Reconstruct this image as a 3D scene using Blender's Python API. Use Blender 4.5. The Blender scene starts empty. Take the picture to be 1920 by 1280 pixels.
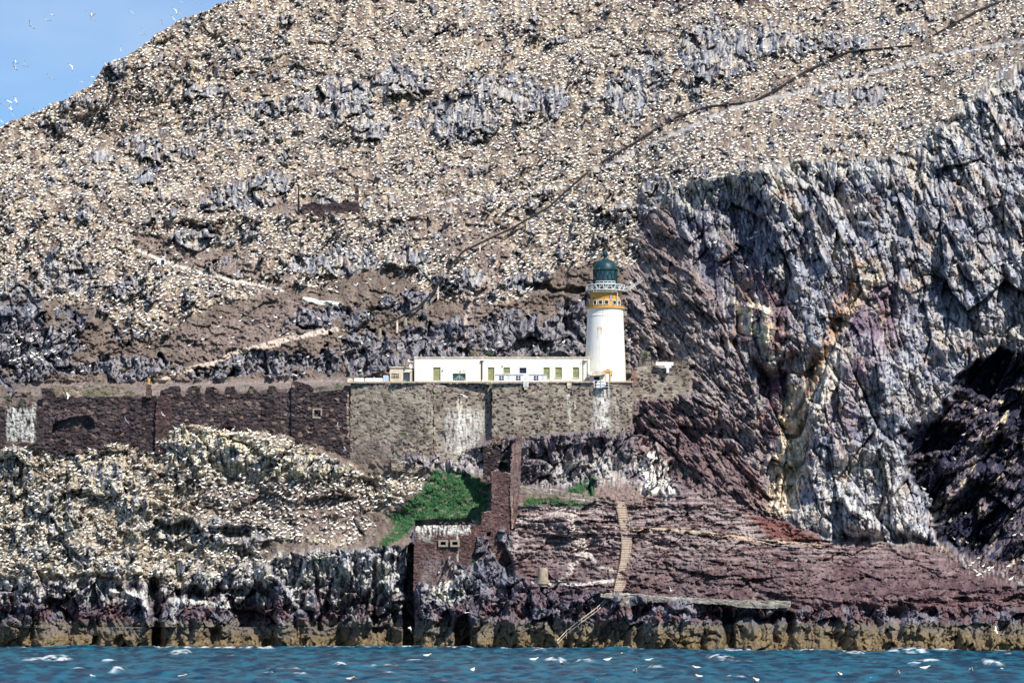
import bpy, math, random
import numpy as np
R = math.radians
scene = bpy.context.scene
# ------------------------------------------------------------------ camera, world, sun, exposure
CZ, D = 8.0, 600.0                       # the lens stands 8 m above the sea, 600 m off the landing
cam = bpy.data.cameras.new('camera'); camo = bpy.data.objects.new('camera', cam)
scene.collection.objects.link(camo); scene.camera = camo
camo.location = (0, -D, CZ); camo.rotation_euler = (R(90), 0, 0)
cam.sensor_width = 36; cam.lens = 135.0; cam.shift_y = 0.2495
cam.clip_start = 1; cam.clip_end = 9000
SUN_AZ, SUN_EL = 36.0, 46.0
w = bpy.data.worlds.new("World"); scene.world = w; w.use_nodes = True
nt = w.node_tree; nt.nodes.clear()
sk = nt.nodes.new('ShaderNodeTexSky'); sk.sky_type = 'NISHITA'; sk.sun_disc = False
sk.sun_elevation = R(SUN_EL); sk.sun_rotation = R(180 - SUN_AZ)
sk.altitude = 0; sk.air_density = 0.9; sk.dust_density = 0.0; sk.ozone_density = 4.0
bg = nt.nodes.new('ShaderNodeBackground'); bg.inputs[1].default_value = 0.080
# thin streaks of cloud over the blue
tc = nt.nodes.new('ShaderNodeTexCoord'); mp = nt.nodes.new('ShaderNodeMapping'); mp.inputs[3].default_value = (7, 7, 16)
nz = nt.nodes.new('ShaderNodeTexNoise'); nz.inputs['Scale'].default_value = 1.6; nz.inputs['Detail'].default_value = 5
rp = nt.nodes.new('ShaderNodeValToRGB'); rp.color_ramp.elements[0].position = .36; rp.color_ramp.elements[1].position = .68
rp.color_ramp.elements[1].color = (.55, .55, .55, 1); rp.color_ramp.elements[0].color = (0, 0, 0, 1)
mxs = nt.nodes.new('ShaderNodeMix'); mxs.data_type = 'RGBA'; mxs.inputs[7].default_value = (6.0, 7.4, 9.4, 1)
ou = nt.nodes.new('ShaderNodeOutputWorld')
L = nt.links.new
L(tc.outputs['Generated'], mp.inputs[0]); L(mp.outputs[0], nz.inputs['Vector']); L(nz.outputs[0], rp.inputs[0])
tnt = nt.nodes.new('ShaderNodeMix'); tnt.data_type = 'RGBA'; tnt.blend_type = 'MULTIPLY'; tnt.inputs[0].default_value = 1; tnt.inputs[7].default_value = (.78, 1.0, 1.22, 1)
L(rp.outputs[0], mxs.inputs[0]); L(sk.outputs[0], tnt.inputs[6]); L(tnt.outputs[2], mxs.inputs[6]); L(mxs.outputs[2], bg.inputs[0]); L(bg.outputs[0], ou.inputs[0])
sd = bpy.data.lights.new('sun', 'SUN'); sd.energy = 5.0; sd.angle = R(0.5); sd.color = (1.0, .955, .88)
so = bpy.data.objects.new('sun', sd); scene.collection.objects.link(so)
so.rotation_euler = (R(90 - SUN_EL), 0, R(SUN_AZ))
vs = scene.view_settings; vs.view_transform = 'Standard'; vs.look = 'None'; vs.gamma = 1; vs.use_curve_mapping = False
vs.exposure = 0.32
scene.cycles.max_bounces = 4; scene.cycles.diffuse_bounces = 2; scene.cycles.glossy_bounces = 2

STEP = 1.4
rng = np.random.default_rng(7); random.seed(7)
f32 = np.float32
# ------------------------------------------------------------------ noise
PT = rng.permutation(256).astype(np.int32); PT = np.concatenate([PT, PT, PT])
GA = rng.uniform(0, 2*np.pi, 256); GX = np.cos(GA).astype(f32); GY = np.sin(GA).astype(f32)
RT = [rng.random(4096).astype(f32) for _ in range(6)]
def hsh(ix, iy, s):
    return PT[PT[(ix + s*37) & 255] + ((iy + s*91) & 255)]
def gn(x, y, s=0):
    ix = np.floor(x).astype(np.int32); iy = np.floor(y).astype(np.int32)
    fx = (x-ix).astype(f32); fy = (y-iy).astype(f32)
    ux = fx*fx*(3-2*fx); uy = fy*fy*(3-2*fy)
    def g(a, b):
        h = hsh(ix+a, iy+b, s); return GX[h]*(fx-a) + GY[h]*(fy-b)
    n0 = g(0, 0); n0 += (g(1, 0)-n0)*ux
    n1 = g(0, 1); n1 += (g(1, 1)-n1)*ux
    return (n0 + (n1-n0)*uy)*1.5
def fbm(x, y, o=4, s=0, gain=.5):
    r = 0; a = 1
    for k in range(o):
        r = r + a*gn(x, y, s+k*3); x = x*2.03+5.1; y = y*2.03+1.7; a *= gain
    return r
def facet(x, y, s=0):
    """cells with a random tilted plane each: returns (plane height -1..1, edge distance, cell random)"""
    ix = np.floor(x).astype(np.int32); iy = np.floor(y).astype(np.int32)
    fx = (x-ix).astype(f32); fy = (y-iy).astype(f32)
    b1 = np.full(x.shape, 9, f32); b2 = b1.copy(); H = np.zeros(x.shape, f32); C = H.copy()
    for a in (-1, 0, 1):
        for b in (-1, 0, 1):
            h = hsh(ix+a, iy+b, s)
            dx = fx - a - RT[0][h]; dy = fy - b - RT[1][h]
            d = dx*dx+dy*dy
            v = (RT[2][h]-.5) + (RT[3][h]-.5)*dx*1.6 + (RT[4][h]-.5)*dy*1.6
            m = d < b1
            b2 = np.where(m, b1, np.minimum(b2, d))
            H = np.where(m, v, H); C = np.where(m, RT[5][h], C); b1 = np.where(m, d, b1)
    return H*2, np.sqrt(b2)-np.sqrt(b1), C
def ss(a, b, x):
    t = np.clip((x-a)/(b-a), 0, 1); return t*t*(3-2*t)
# ------------------------------------------------------------------ places: frame coordinates (12 per metre at the landing) and depth to metres
def P(px, py, Y):
    k = (D+Y)/D
    return (px-960)/12*k, Y, CZ + (1119-py)/12*k
# ------------------------------------------------------------------ the island as a loft through its contour lines
def cv(*pts):
    a = np.array(pts, float); return a[:, 0], a[:, 1], a[:, 2]
K = [
 cv((-400,1250,20),(0,1250,16),(700,1250,5),(1000,1250,-6),(1400,1250,-30),(1920,1250,-40),(2400,1250,-35)),
 cv((-400,1213,22),(0,1213,18),(700,1213,7),(1000,1213,-4),(1400,1213,-28),(1920,1213,-38),(2400,1213,-33)),
 cv((-400,1110,28),(0,1105,24),(150,1100,22),(300,1095,20),(450,1090,17),(520,1045,15),(600,1035,14),(760,1030,13),(790,1090,6),(880,1080,5),(950,1070,4),(1000,1092,1),(1130,1110,-8),(1480,1134,-22),(1700,1120,-26),(1850,1100,-26),(1920,1095,-24),(2400,1090,-20)),
 cv((-400,980,34),(0,960,32),(200,960,30),(300,975,28),(500,985,24),(600,980,24),(700,980,24),(760,975,22),(800,960,20),(900,950,20),(1000,960,17),(1150,940,16),(1300,960,12),(1450,990,8),(1560,1015,6),(1700,1022,4),(1760,1030,2),(1830,1062,0),(1920,1085,-2),(2400,1080,0)),
 cv((-400,835,42),(0,832,39),(80,828,38),(160,816,38),(280,842,35),(318,812,33.4),(345,798,33.2),(375,800,33.2),(400,812,33.0),(470,816,32.8),(540,838,32),(600,852,31.4),(645,868,30.6),(700,885,29.5),(735,868,28),(800,880,27.6),(860,876,27.4),(910,884,26.5),(940,880,26),(1030,900,24),(1100,880,25),(1180,860,26),(1300,900,22),(1450,960,14),(1500,985,12),(1560,1008,10),(1700,1015,8),(1760,1022,8),(1830,1040,8),(1920,1060,8),(2400,1050,10)),
 cv((-400,745,43),(0,742,40),(280,742,38),(650,722,33),(735,826,30.2),(850,856,30.3),(910,838,30.3),(930,828,29),(1030,822,29),(1050,814,29.5),(1180,806,29.4),(1195,758,31.2),(1250,745,31.8),(1300,738,31.5),(1450,860,22),(1700,900,19),(1920,900,21),(2400,900,22)),
 cv((-400,735,43.5),(0,733,40.5),(280,733,38.5),(650,721,33.5),(1185,719,32),(1250,700,36),(1300,680,38),(1450,640,30),(1700,650,28),(1920,660,32),(2400,660,32)),
 cv((-400,728,50),(0,726,47),(280,722,46),(650,716,46),(1185,713,46),(1250,690,46),(1300,660,42),(1450,610,33),(1700,620,30),(1920,630,34),(2400,630,34)),
 cv((-400,560,68),(0,560,64),(600,560,66),(1100,560,64),(1200,560,60),(1300,545,50),(1450,500,40),(1700,500,37),(1920,500,42),(2400,500,44)),
 cv((-400,420,92),(0,400,88),(200,425,86),(300,412,90),(600,402,92),(800,400,94),(1000,395,92),(1190,390,84),(1250,365,74),(1300,340,68),(1400,325,62),(1500,310,60),(1600,304,60),(1700,296,62),(1760,235,66),(1850,175,72),(1920,140,78),(2400,120,86)),
 cv((-400,330,115),(0,300,108),(200,250,130),(600,200,135),(1000,200,136),(1200,190,132),(1400,180,120),(1600,165,112),(1760,140,104),(1920,95,100),(2400,70,110)),
 cv((-400,400,118),(0,238,122),(60,213,124),(130,180,132),(175,155,136),(200,120,138),(250,100,144),(290,68,148),(340,38,154),(400,12,162),(450,-4,166),(520,-30,172),(700,-62,190),(1000,-80,200),(1920,-90,190),(2400,-70,190)),
]
inner = np.arange(-120, 2040, STEP)
U = np.concatenate([np.linspace(-400, -123, 70), inner, np.linspace(2043, 2350, 70)]).astype(f32)
NR = int(1310/STEP)
T = np.linspace(0, 1, NR).astype(f32)
ky = np.stack([np.interp(U, k[0], k[1]) for k in K]); kY = np.stack([np.interp(U, k[0], k[2]) for k in K])
# the rock drops straight back behind the outcrops at the foot of the dark walls
fr = .10; lm = (1-ss(640, 735, U)); yi = ky[4]+(ky[5]-ky[4])*fr; Yi = (kY[4]+(kY[5]-kY[4])*fr)*(1-lm) + (kY[5]-.3)*lm
ky = np.insert(ky, 5, yi, 0); kY = np.insert(kY, 5, Yi, 0)
# rough skyline
sky = ky[-1] + 5*gn(U/34, U*0+3.3, 4) + 3*gn(U/11, U*0+1.3, 5) + 1.6*gn(U/4.3, U*0+7.3, 6)
ky[-1] = sky
V = (1250 + (sky[None, :]-1250)*T[:, None]).astype(f32)
UU = np.broadcast_to(U[None, :], V.shape).astype(f32)
Yb = np.empty_like(V)
for j in range(len(U)):
    Yb[:, j] = np.interp(-V[:, j], -ky[:, j], kY[:, j])
# ---- masks on a coarse raster, sampled back with warped coordinates
RS = 4.0; rx = np.arange(-420, 2400, RS); ry = np.arange(-160, 1270, RS)
RX, RY = np.meshgrid(rx, ry)
wx = 7*fbm(UU/38, V/38, 3, 11); wy = 7*fbm(UU/38+40, V/38, 3, 12)
def samp(img, wp=1.0):
    x = np.clip((UU+wx*wp-rx[0])/RS, 0, len(rx)-1.01); y = np.clip((V+wy*wp-ry[0])/RS, 0, len(ry)-1.01)
    ix = x.astype(np.int32); iy = y.astype(np.int32); fx = x-ix; fy = y-iy
    return ((img[iy, ix]*(1-fx)+img[iy, ix+1]*fx)*(1-fy) + (img[iy+1, ix]*(1-fx)+img[iy+1, ix+1]*fx)*fy).astype(f32)
def segd(pts, X, Yy):
    best = np.full(X.shape, 1e9)
    for (x0, y0), (x1, y1) in zip(pts[:-1], pts[1:]):
        dx, dy = x1-x0, y1-y0; t = np.clip(((X-x0)*dx+(Yy-y0)*dy)/(dx*dx+dy*dy+1e-9), 0, 1)
        best = np.minimum(best, np.hypot(X-x0-t*dx, Yy-y0-t*dy))
    return best
def inside(pts, X, Yy):
    c = np.zeros(X.shape, bool)
    n = len(pts)
    for i in range(n):
        (x0, y0), (x1, y1) = pts[i], pts[(i+1) % n]
        if y0 == y1: continue
        m = ((y0 > Yy) != (y1 > Yy)) & (X < (x1-x0)*(Yy-y0)/(y1-y0)+x0)
        c ^= m
    return c
def pm(pts, feather=10):
    d = segd(list(pts)+[pts[0]], RX, RY); c = inside(pts, RX, RY)
    return ss(-feather, feather, np.where(c, d, -d)).astype(f32)
def POLY(pts, feather=10, wp=1.0): return samp(pm(pts, feather), wp)
def BOX(x0, y0, x1, y1, f=10, wp=1.0): return POLY([(x0,y0),(x1,y0),(x1,y1),(x0,y1)], f, wp)
def LINE(pts, width, feather=2, wp=.3):
    xs = [p[0] for p in pts]; ys = [p[1] for p in pts]; r = width+feather+12
    m = (UU > min(xs)-r) & (UU < max(xs)+r) & (V > min(ys)-r) & (V < max(ys)+r)
    out = np.zeros(V.shape, f32)
    d = segd(pts, UU[m]+wx[m]*wp, V[m]+wy[m]*wp)
    out[m] = 1-ss(width-feather, width+feather, d); return out
def ELL(lst):
    im = np.zeros(RX.shape, f32)
    for e in lst:
        cx, cy, a, b = e[:4]; s = e[4] if len(e) > 4 else 1
        q = ((RX-cx)/a)**2 + ((RY-cy)/b)**2
        im = np.maximum(im, (s*(1-ss(.25, 1.6, q))).astype(f32))
    return samp(im, 1.6)
# ---- zones
COL_UP = [(-400,420),(-400,200),(0,215),(420,-40),(2400,-140),(2400,100),(1920,120),(1850,170),(1770,225),(1700,290),(1500,304),(1400,322),(1290,350),(1240,380),(1190,420),(1215,480),(1175,505),(1100,495),(1050,505),(980,560),(930,575),(860,565),(800,555),(740,510),(690,500),(620,535),(520,545),(440,560),(350,600),(300,628),(210,600),(160,575),(60,560),(-400,520)]
COL_LO = [(-400,840),(80,832),(100,818),(170,818),(285,846),(312,840),(320,800),(345,786),(375,790),(400,800),(470,806),(540,828),(600,848),(650,872),(690,900),(780,888),(806,905),(760,935),(700,965),(680,1010),(640,1025),(520,1012),(490,1040),(520,1085),(480,1090),(380,1080),(340,1100),(240,1088),(120,1085),(-400,1095)]
cliffR = POLY([(1255,372),(1300,340),(1400,325),(1500,308),(1600,302),(1700,292),(1765,232),(1850,172),(1920,135),(2400,110),(2400,1100),(1920,1100),(1800,1055),(1740,1022),(1560,1010),(1470,975),(1430,900),(1400,800),(1380,700),(1340,600),(1290,480)], 8)
diag = POLY([(1195,395),(1260,400),(1300,500),(1360,590),(1400,700),(1425,800),(1440,910),(1470,980),(1400,950),(1300,900),(1240,850),(1190,760),(1185,640),(1180,520)], 14)
plat = POLY([(960,950),(1150,935),(1300,925),(1440,950),(1560,1012),(1740,1022),(1840,1062),(2400,1090),(2400,1140),(1920,1140),(1480,1140),(1130,1112),(1000,1100),(950,1060)], 8)
cave = POLY([(1700,870),(1692,815),(1722,792),(1758,786),(1776,752),(1796,704),(1836,672),(1880,660),(1930,672),(1990,650),(2400,640),(2400,1085),(1930,1092),(1880,1076),(1830,1052),(1764,1012),(1742,960),(1746,930),(1716,900)], 7, 2.6)
cave = np.clip(cave*(1-.0) + .55*(cave > .02)*(cave < .98)*gn(UU/14, V/22, 515), 0, 1)
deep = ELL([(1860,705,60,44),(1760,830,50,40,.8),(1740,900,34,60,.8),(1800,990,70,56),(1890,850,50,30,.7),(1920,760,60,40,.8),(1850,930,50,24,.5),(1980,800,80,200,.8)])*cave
seacl = ss(1145, 1160, V + 6*fbm(UU/20, V/20, 2, 9)) * 1.0
lowL = POLY([(-400,1085),(120,1085),(240,1092),(340,1100),(380,1070),(500,1085),(520,1040),(680,1028),(775,1025),(790,1075),(880,1100),(960,1075),(1130,1112),(1480,1138),(1700,1125),(1920,1100),(2400,1100),(2400,1260),(-400,1260)], 6)
colU = POLY(COL_UP, 7); colL = POLY(COL_LO, 6)
crag = ELL([(1340,100,75,60),(1450,75,65,34),(1560,80,80,24,.8),(640,185,62,46),(745,150,66,34,.8),(560,190,50,24,.8),(500,203,44,20,.9),(860,225,90,50,.9),(930,165,90,36,.8),(1015,190,60,34,.9),(1180,175,60,62,.8),(1225,130,36,50,.8),(700,240,44,24,.9),(262,272,42,22,.8),(325,285,60,18,.7),(385,170,50,12,.8),(215,125,26,34,.9),(150,190,40,12,.8),(190,290,34,16,.7),(95,245,30,14,.8),(160,402,18,24),(275,332,22,20),(442,372,78,32,.9),(500,345,50,22,.8),(300,372,44,18,.6),(625,492,95,30,.95),(378,450,62,14),(470,445,26,16,.7),(612,385,44,12),(720,378,34,16,.6),(762,490,50,22),(868,528,60,24,.8),(1015,532,80,22),(1080,565,40,50,.95),(1190,402,50,30,.7),(1235,352,34,30,.9),(1610,185,80,22,.8),(1560,165,60,14,.5),(1890,195,60,70),(1810,240,40,40,.8),(1110,400,50,20,.5),(60,300,50,18,.5),(30,620,60,120,.85),(60,670,80,40),(130,600,50,40,.6),(130,510,70,50,.8),(230,540,40,24,.7),(550,450,60,12,.5),(900,150,200,26,.4),(1700,60,60,22,.6),(500,100,70,26,.45),(1130,90,50,20,.4),(950,60,90,14,.3),(420,240,90,22,.6),(330,230,50,14,.5)])
cragL = ELL([(30,880,40,60,.8),(160,870,30,30,.6),(200,900,40,40,.8),(110,960,70,60,.7),(60,1010,50,60,.7),(250,960,30,70,.8),(330,990,60,24),(420,1000,90,26),(150,1050,60,40,.7),(230,1060,50,30,.7),(400,850,80,24,.9),(520,868,90,24,.8),(600,875,50,28,.8),(330,840,24,40,.9),(270,890,20,30,.6),(340,1070,60,30,.6),(470,1060,60,50,.6)])
midz = POLY([(-400,600),(100,560),(200,610),(300,630),(440,590),(560,560),(640,520),(760,520),(860,575),(1000,580),(1100,560),(1200,520),(1240,600),(1280,690),(1190,720),(-400,745)], 12)
mrock = ELL([(60,660,110,50),(230,690,140,22,.9),(255,630,60,22,.5),(520,680,130,28),(400,700,50,14,.9),(600,600,70,24,.8),(460,560,60,22,.8),(700,660,70,50,.95),(650,590,60,22,.8),(830,640,90,44),(960,640,110,46),(1070,620,60,50),(760,570,60,30,.8),(940,600,60,26,.7),(1220,600,50,90),(1240,500,50,80,.7)])
n1 = fbm(UU/26, V/22, 4, 21); n2 = fbm(UU/90, V/70, 4, 31); n3 = fbm(UU/8, V/8, 3, 41)
hillr = ss(.46, .74, crag*.85 + .30*n1 + .26*n3 + .10)
extra = ss(.24, .50, n1*.75 + .50*n3 + .22*n2) * colU * .95
hillr = np.maximum(hillr*(1-ss(1100,1300,V)*0), extra)
lowr = np.maximum(ss(.42, .64, cragL + .35*n1 + .12*n3), ss(.36,.56,n1*.7+.5*n3)*.7*(1-.7*ss(300,420,UU))) * colL
midr = ss(.38, .60, mrock*.8 + .45*n1 + .12*n3) * midz
rock = np.clip(np.maximum.reduce([hillr*np.maximum(colU, midz), lowr, midr, cliffR, diag, lowL, cave, plat*.6]), 0, 1)
between = POLY([(735,862),(735,815),(910,820),(1180,800),(1200,740),(1300,735),(1400,900),(1440,950),(1250,925),(1190,925),(960,905),(905,885),(800,885)], 5)
rock = np.maximum(rock, between*.95)
scree = POLY([(1100,935),(1150,880),(1230,935),(1180,950)], 6)
rock = np.maximum(rock, BOX(772,990,985,1130,6)*.95)*(1-scree)
# ---- displacement
dY = np.zeros(V.shape, f32)
tone = np.full(V.shape, .5, f32)       # per-stone tone
crackm = np.zeros(V.shape, f32)
def add_facets(mask, specs, ang=0, wpx=1.0, pw=1.0):
    idx = np.nonzero(mask.ravel() > .02)[0]
    if len(idx) == 0: return
    u = UU.ravel()[idx] + wx.ravel()[idx]*wpx; v = V.ravel()[idx] + wy.ravel()[idx]*wpx
    c, s_ = math.cos(R(ang)), math.sin(R(ang)); a = u*c+v*s_; b = -u*s_+v*c
    m = mask.ravel()[idx]; tot = 0; tn = 0; tw = 0; ck = 0
    for (sx, sy, amp, tr, seed) in specs:
        H, e, C = facet(a/sx, b/sy, seed)
        tot = tot + H*amp - amp*.35*(1-ss(0, .12, e)); tn = tn + C*tr; tw += tr
        ck = np.maximum(ck, (1-ss(0, .10, e))*.6)
    dY.ravel()[idx] -= tot*m**pw
    tone.ravel()[idx] = tone.ravel()[idx]*(1-m) + (tn/max(tw,1e-3))*m
    crackm.ravel()[idx] = np.maximum(crackm.ravel()[idx], ck*m)
base_rock = np.clip(rock - cliffR - diag - plat, 0, 1)
tb = 1-.55*ss(1150,1180,V)
add_facets(np.maximum(colL*.8, lowL*(V < 1175)*(UU < 900)), [(90,70,1.8,.01,55),(46,60,.9,.01,56)], ang=15, wpx=.6)
add_facets(base_rock*tb*(1-.35*colL), [(34,48,2.1,.3,1),(14,24,1.25,1,2),(6.5,11,.6,1,3),(3.2,4.5,.25,.8,4)], ang=8)
add_facets(np.clip(1-rock,0,1)*np.maximum(colU,.85*(V < 720)), [(26,13,.55,.5,51),(9,6,.34,1,52),(4,3,.15,.6,57)], ang=4)
add_facets(np.clip(1-rock,0,1)*colL, [(26,16,.5,.5,53),(9,7,.32,1,54)], ang=0)
cr = np.clip(cliffR*(1-cave)-diag*.4, 0, 1)
add_facets(cr, [(100,210,3.4,.2,5),(36,100,1.9,.6,6),(15,44,.6,1,7),(6,14,.26,.7,8),(3.2,5,.13,.6,9)], ang=-9, wpx=.45)
add_facets(cr*ss(1350,1500,UU)*ss(620,420,V), [(30,150,1.5,.5,10),(13,60,.8,.7,14)], ang=-27, wpx=.3)
add_facets(cr*.8, [(60,46,1.1,.3,11),(22,16,.45,.4,12)], ang=24, wpx=.3)
add_facets(cave, [(120,50,3.6,.2,15),(60,20,2.4,1,16),(22,9,1.1,1,17),(8,5,.5,.8,18)], ang=-50, wpx=.3)
add_facets(diag, [(90,30,1.6,.4,25),(44,13,.85,1,26),(15,7,.45,1,27),(6,3.5,.25,.7,28)], ang=48, wpx=.4)
pl = plat*(1-cliffR)
add_facets(pl, [(190,30,.7,.2,35),(46,9,.42,1,36),(17,5,.36,1,37),(6,3,.22,.8,38)], ang=5, wpx=.45)
add_facets(pl, [(60,34,.9,.3,39),(13,6,.3,1,40)], ang=-14, wpx=1.4)
soil = 1-rock
# undulation everywhere; on cliffs an extra ripple
dY += 2.4*fbm(UU/150, V/110, 3, 51) + (.55+.3*rock)*n1 + .16*n3*soil*2
dY += soil*(.22*fbm(UU/4, V/3.4, 2, 61))
# crags stand out from the slope: steep face, ledge above
dY += -2.2*hillr*(colU) - 1.8*lowr
fu = UU + wx*.5; fv = V + wy*.5
c1 = np.abs(gn((fu-.42*fv)/34, (fv+.2*fu)/120, 501)); c2 = np.abs(gn((fu+.35*fv)/60, (fv-.5*fu)/44, 503)); c3 = np.abs(gn((fu-.2*fv)/13, fv/46, 505)); c4 = np.abs(gn((fu+fv)/70, (fv-1.1*fu)/16, 507)); c5 = np.abs(gn(fu/70, (fv-.1*fu)/9, 509))
frac = np.maximum.reduce([(1-ss(.0, .055, c1))*cr, (1-ss(0, .04, c2))*cr*.8, (1-ss(0, .05, c3))*cr*.35*ss(-.1,.4,n2), (1-ss(0, .09, c4))*diag, (1-ss(0, .07, c5))*pl*.5])
dY += frac*.8
# big forms
dY += 5.5*cave + 8*deep
dY += -6*POLY([(1500,730),(1560,690),(1640,640),(1690,760),(1700,900),(1730,1000),(1560,1008),(1480,985),(1520,860)], 22)
dY += 2.5*LINE([(1575,600),(1530,680),(1480,760),(1440,930)], 12, 10)
dY += 5*POLY([(1425,690),(1480,700),(1470,800),(1430,870),(1420,820)], 10)
dY += -5*POLY([(1560,330),(1700,310),(1660,480),(1600,560),(1560,460)], 24)
dY += 4*POLY([(1290,350),(1420,335),(1440,460),(1380,560),(1330,540)], 20)
dY += -3*POLY([(1370,565),(1440,575),(1448,640),(1440,700),(1400,640)], 8)
# sea-cliff blocks and clefts at the foot
for poly, am in (([(300,1220),(308,1165),(322,1122),(428,1130),(450,1165),(500,1220)], 4.5), ([(178,1220),(184,1140),(200,1108),(268,1110),(280,1150),(288,1220)], 4),
                 ([(0,1225),(0,1170),(40,1130),(110,1140),(160,1225)], 3), ([(520,1225),(520,1130),(470,1070),(500,1050),(560,1130),(610,1225)], 3.5),
                 ([(890,1225),(900,1180),(940,1150),(1020,1160),(1060,1225)], 3), ([(1180,1225),(1190,1150),(1260,1130),(1350,1160),(1350,1225)], 2.5), ([(1480,1230),(1490,1175),(1560,1150),(1640,1180),(1720,1150),(1800,1175),(1900,1140),(2100,1160),(2100,1230)], 3),
                 ([(785,1130),(790,1020),(880,1010),(900,1060),(930,1130),(850,1225),(790,1225)], 3)):
    dY += -am*POLY(poly, 5, 1.1)
for pts, wd, am in (([(772,1030),(768,1110),(764,1230)], 9, 8), ([(290,1090),(294,1150),(292,1230)], 8, 6), ([(868,1165),(866,1230)], 15, 6),
                    ([(1365,1150),(1368,1230)], 10, 5), ([(1480,1150),(1474,1225)], 5, 2), ([(590,1050),(600,1180)], 4, 2.5),
                    ([(700,1060),(704,1160)], 4, 2.5), ([(950,1040),(958,1075)], 8, 5), ([(935,1030),(945,1050)], 12, 5), ([(62,1150),(62,1220)], 3, 1.2)):
    dY += am*LINE(pts, wd, 3, .5)
dY += 3.2*POLY([(778,975),(888,975),(892,1070),(850,1085),(800,1092),(778,1085)], 4, .4)
dY += (2.6*gn(UU/46, V*0+.5, 401)+1.3*gn(UU/17, V/60, 402))*ss(1120, 1175, V)
# dark undercut ledges
for pts, wd, am in (([(300,985),(350,990),(400,1000),(440,992),(500,1000)], 9, 4), ([(1260,1148),(1330,1156),(1460,1160),(1480,1150)], 7, 3), ([(1190,1150),(1250,1140)], 6, 2.5), ([(200,1120),(300,1120)], 5, 1.5),
                    ([(330,1110),(470,1110)], 8, 4), ([(980,535),(1090,548)], 7, 3.0), ([(1060,600),(1095,640)], 9, 3), ([(340,420),(400,436)], 6, 2)):
    dY += am*LINE(pts, wd, 4, 1.5)
# ledge of the old terrace
dY += -1.6*LINE([(280,414),(420,410),(560,404),(700,406),(800,400)], 7, 6, 1.4)
fade = ss(1250, 1235, V)
# hold the rock behind the masonry where the walls stand, and keep the terrace behind them flat
hold = np.maximum.reduce([POLY([(60,826),(60,715),(280,715),(640,705),(1200,702),(1300,690),(1300,740),(1190,752),(1184,800),(1030,814),(925,820),(910,832),(840,848),(735,818),(735,860),(655,860),(600,830),(540,814),(470,794),(400,788),(345,776),(318,788),(290,826)], 3, 0), POLY([(0,835),(0,740),(80,740),(80,835)],4,0)])
dY = dY*(1-hold) + hold*np.maximum(dY, .0)*.2 + hold*.9
Yt = Yb + dY
# ------------------------------------------------------------------ ground colours
def C3(r, g, b): return np.array([r, g, b], f32)
col = np.empty(V.shape+(3,), f32)
def mixc(m, c, hard=1):
    global col
    m = m[..., None] if m.ndim == 2 else m
    col = col*(1-m) + (c if getattr(c, 'ndim', 1) == 3 else C3(*c))*m
def lerp(a, b, m): return C3(*a)*(1-m[..., None]) + C3(*b)*m[..., None]
nA = ss(-.5, .5, fbm(UU/60, V/60, 4, 71)); nB = ss(-.5, .5, fbm(UU/18+9, V/34, 4, 81)); nC = ss(-.4, .4, fbm(UU/5, V/16, 3, 91)); nD = ss(-.4,.4, fbm(UU/3.1, V/3.1, 2, 95))
col[:] = lerp((.108,.085,.074), (.225,.185,.158), nB*.6+nD*.4)
tn = np.clip((tone-.5)*1.5+.5, 0, 1)
rc = lerp((.055,.058,.088), (.310,.315,.345), np.clip(tn*.75+nC*.35, 0, 1))
rc = rc*(1-(.55*nA*nB)[..., None]) + lerp((.085,.056,.062), (.225,.165,.150), tn)*(.55*nA*nB)[..., None]
mixc(rock, rc)
mixc(midr*.6, lerp((.075,.072,.092), (.40,.375,.37), np.clip(tn*.6+nC*.55-.05,0,1)))
# cliff: greyer, pale vertical streaks, dark and purple areas
pale = ss(.48, .8, ss(-.5, .5, fbm(UU/7-V/40, V/60, 4, 101)))
mixc(cr*.5, lerp((.095,.10,.135), (.40,.405,.455), np.clip(tn*.7+nC*.45,0,1)))
mixc(cr*ss(.45,.75,nA)*.5, lerp((.08,.058,.06), (.28,.215,.20), np.clip(tn*.6+nC*.5,0,1)))
mixc(cr*pale*.7, lerp((.36,.37,.41), (.56,.54,.49), nA))
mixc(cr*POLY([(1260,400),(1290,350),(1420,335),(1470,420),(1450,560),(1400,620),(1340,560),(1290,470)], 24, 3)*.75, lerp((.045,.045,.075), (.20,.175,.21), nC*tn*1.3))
mixc(POLY([(1600,560),(1680,520),(1700,620),(1640,700),(1560,690)], 24, 3)*.7, lerp((.12,.08,.11), (.30,.22,.26), tn))
mixc(POLY([(1530,720),(1600,690),(1620,800),(1570,830),(1520,800)], 24, 3)*.6, lerp((.14,.10,.13), (.30,.23,.26), tn))
mixc(POLY([(1425,680),(1480,700),(1470,800),(1425,900),(1405,860)], 10, 2)*.9, lerp((.075,.045,.06), (.13,.08,.10), tn))
mixc(POLY([(1400,480),(1480,560),(1500,700),(1420,690),(1370,600)], 16, 2)*.75, lerp((.09,.05,.06), (.20,.13,.14), nC))
mixc(LINE([(1606,490),(1590,540),(1560,590),(1545,650),(1530,700)], 7, 6, 1.2)*ss(.3,.7,nC), (.36,.16,.07))
mixc(LINE([(1640,520),(1600,570),(1570,620),(1540,690),(1510,740)], 11, 9, 1.5)*.8, (.62,.50,.38))
mixc(POLY([(1480,720),(1510,730),(1508,800),(1500,900),(1480,965),(1436,950),(1450,870),(1468,800)], 7, 1)*(.55+.45*nC), lerp((.50,.36,.20), (.78,.70,.56), nC))

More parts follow.
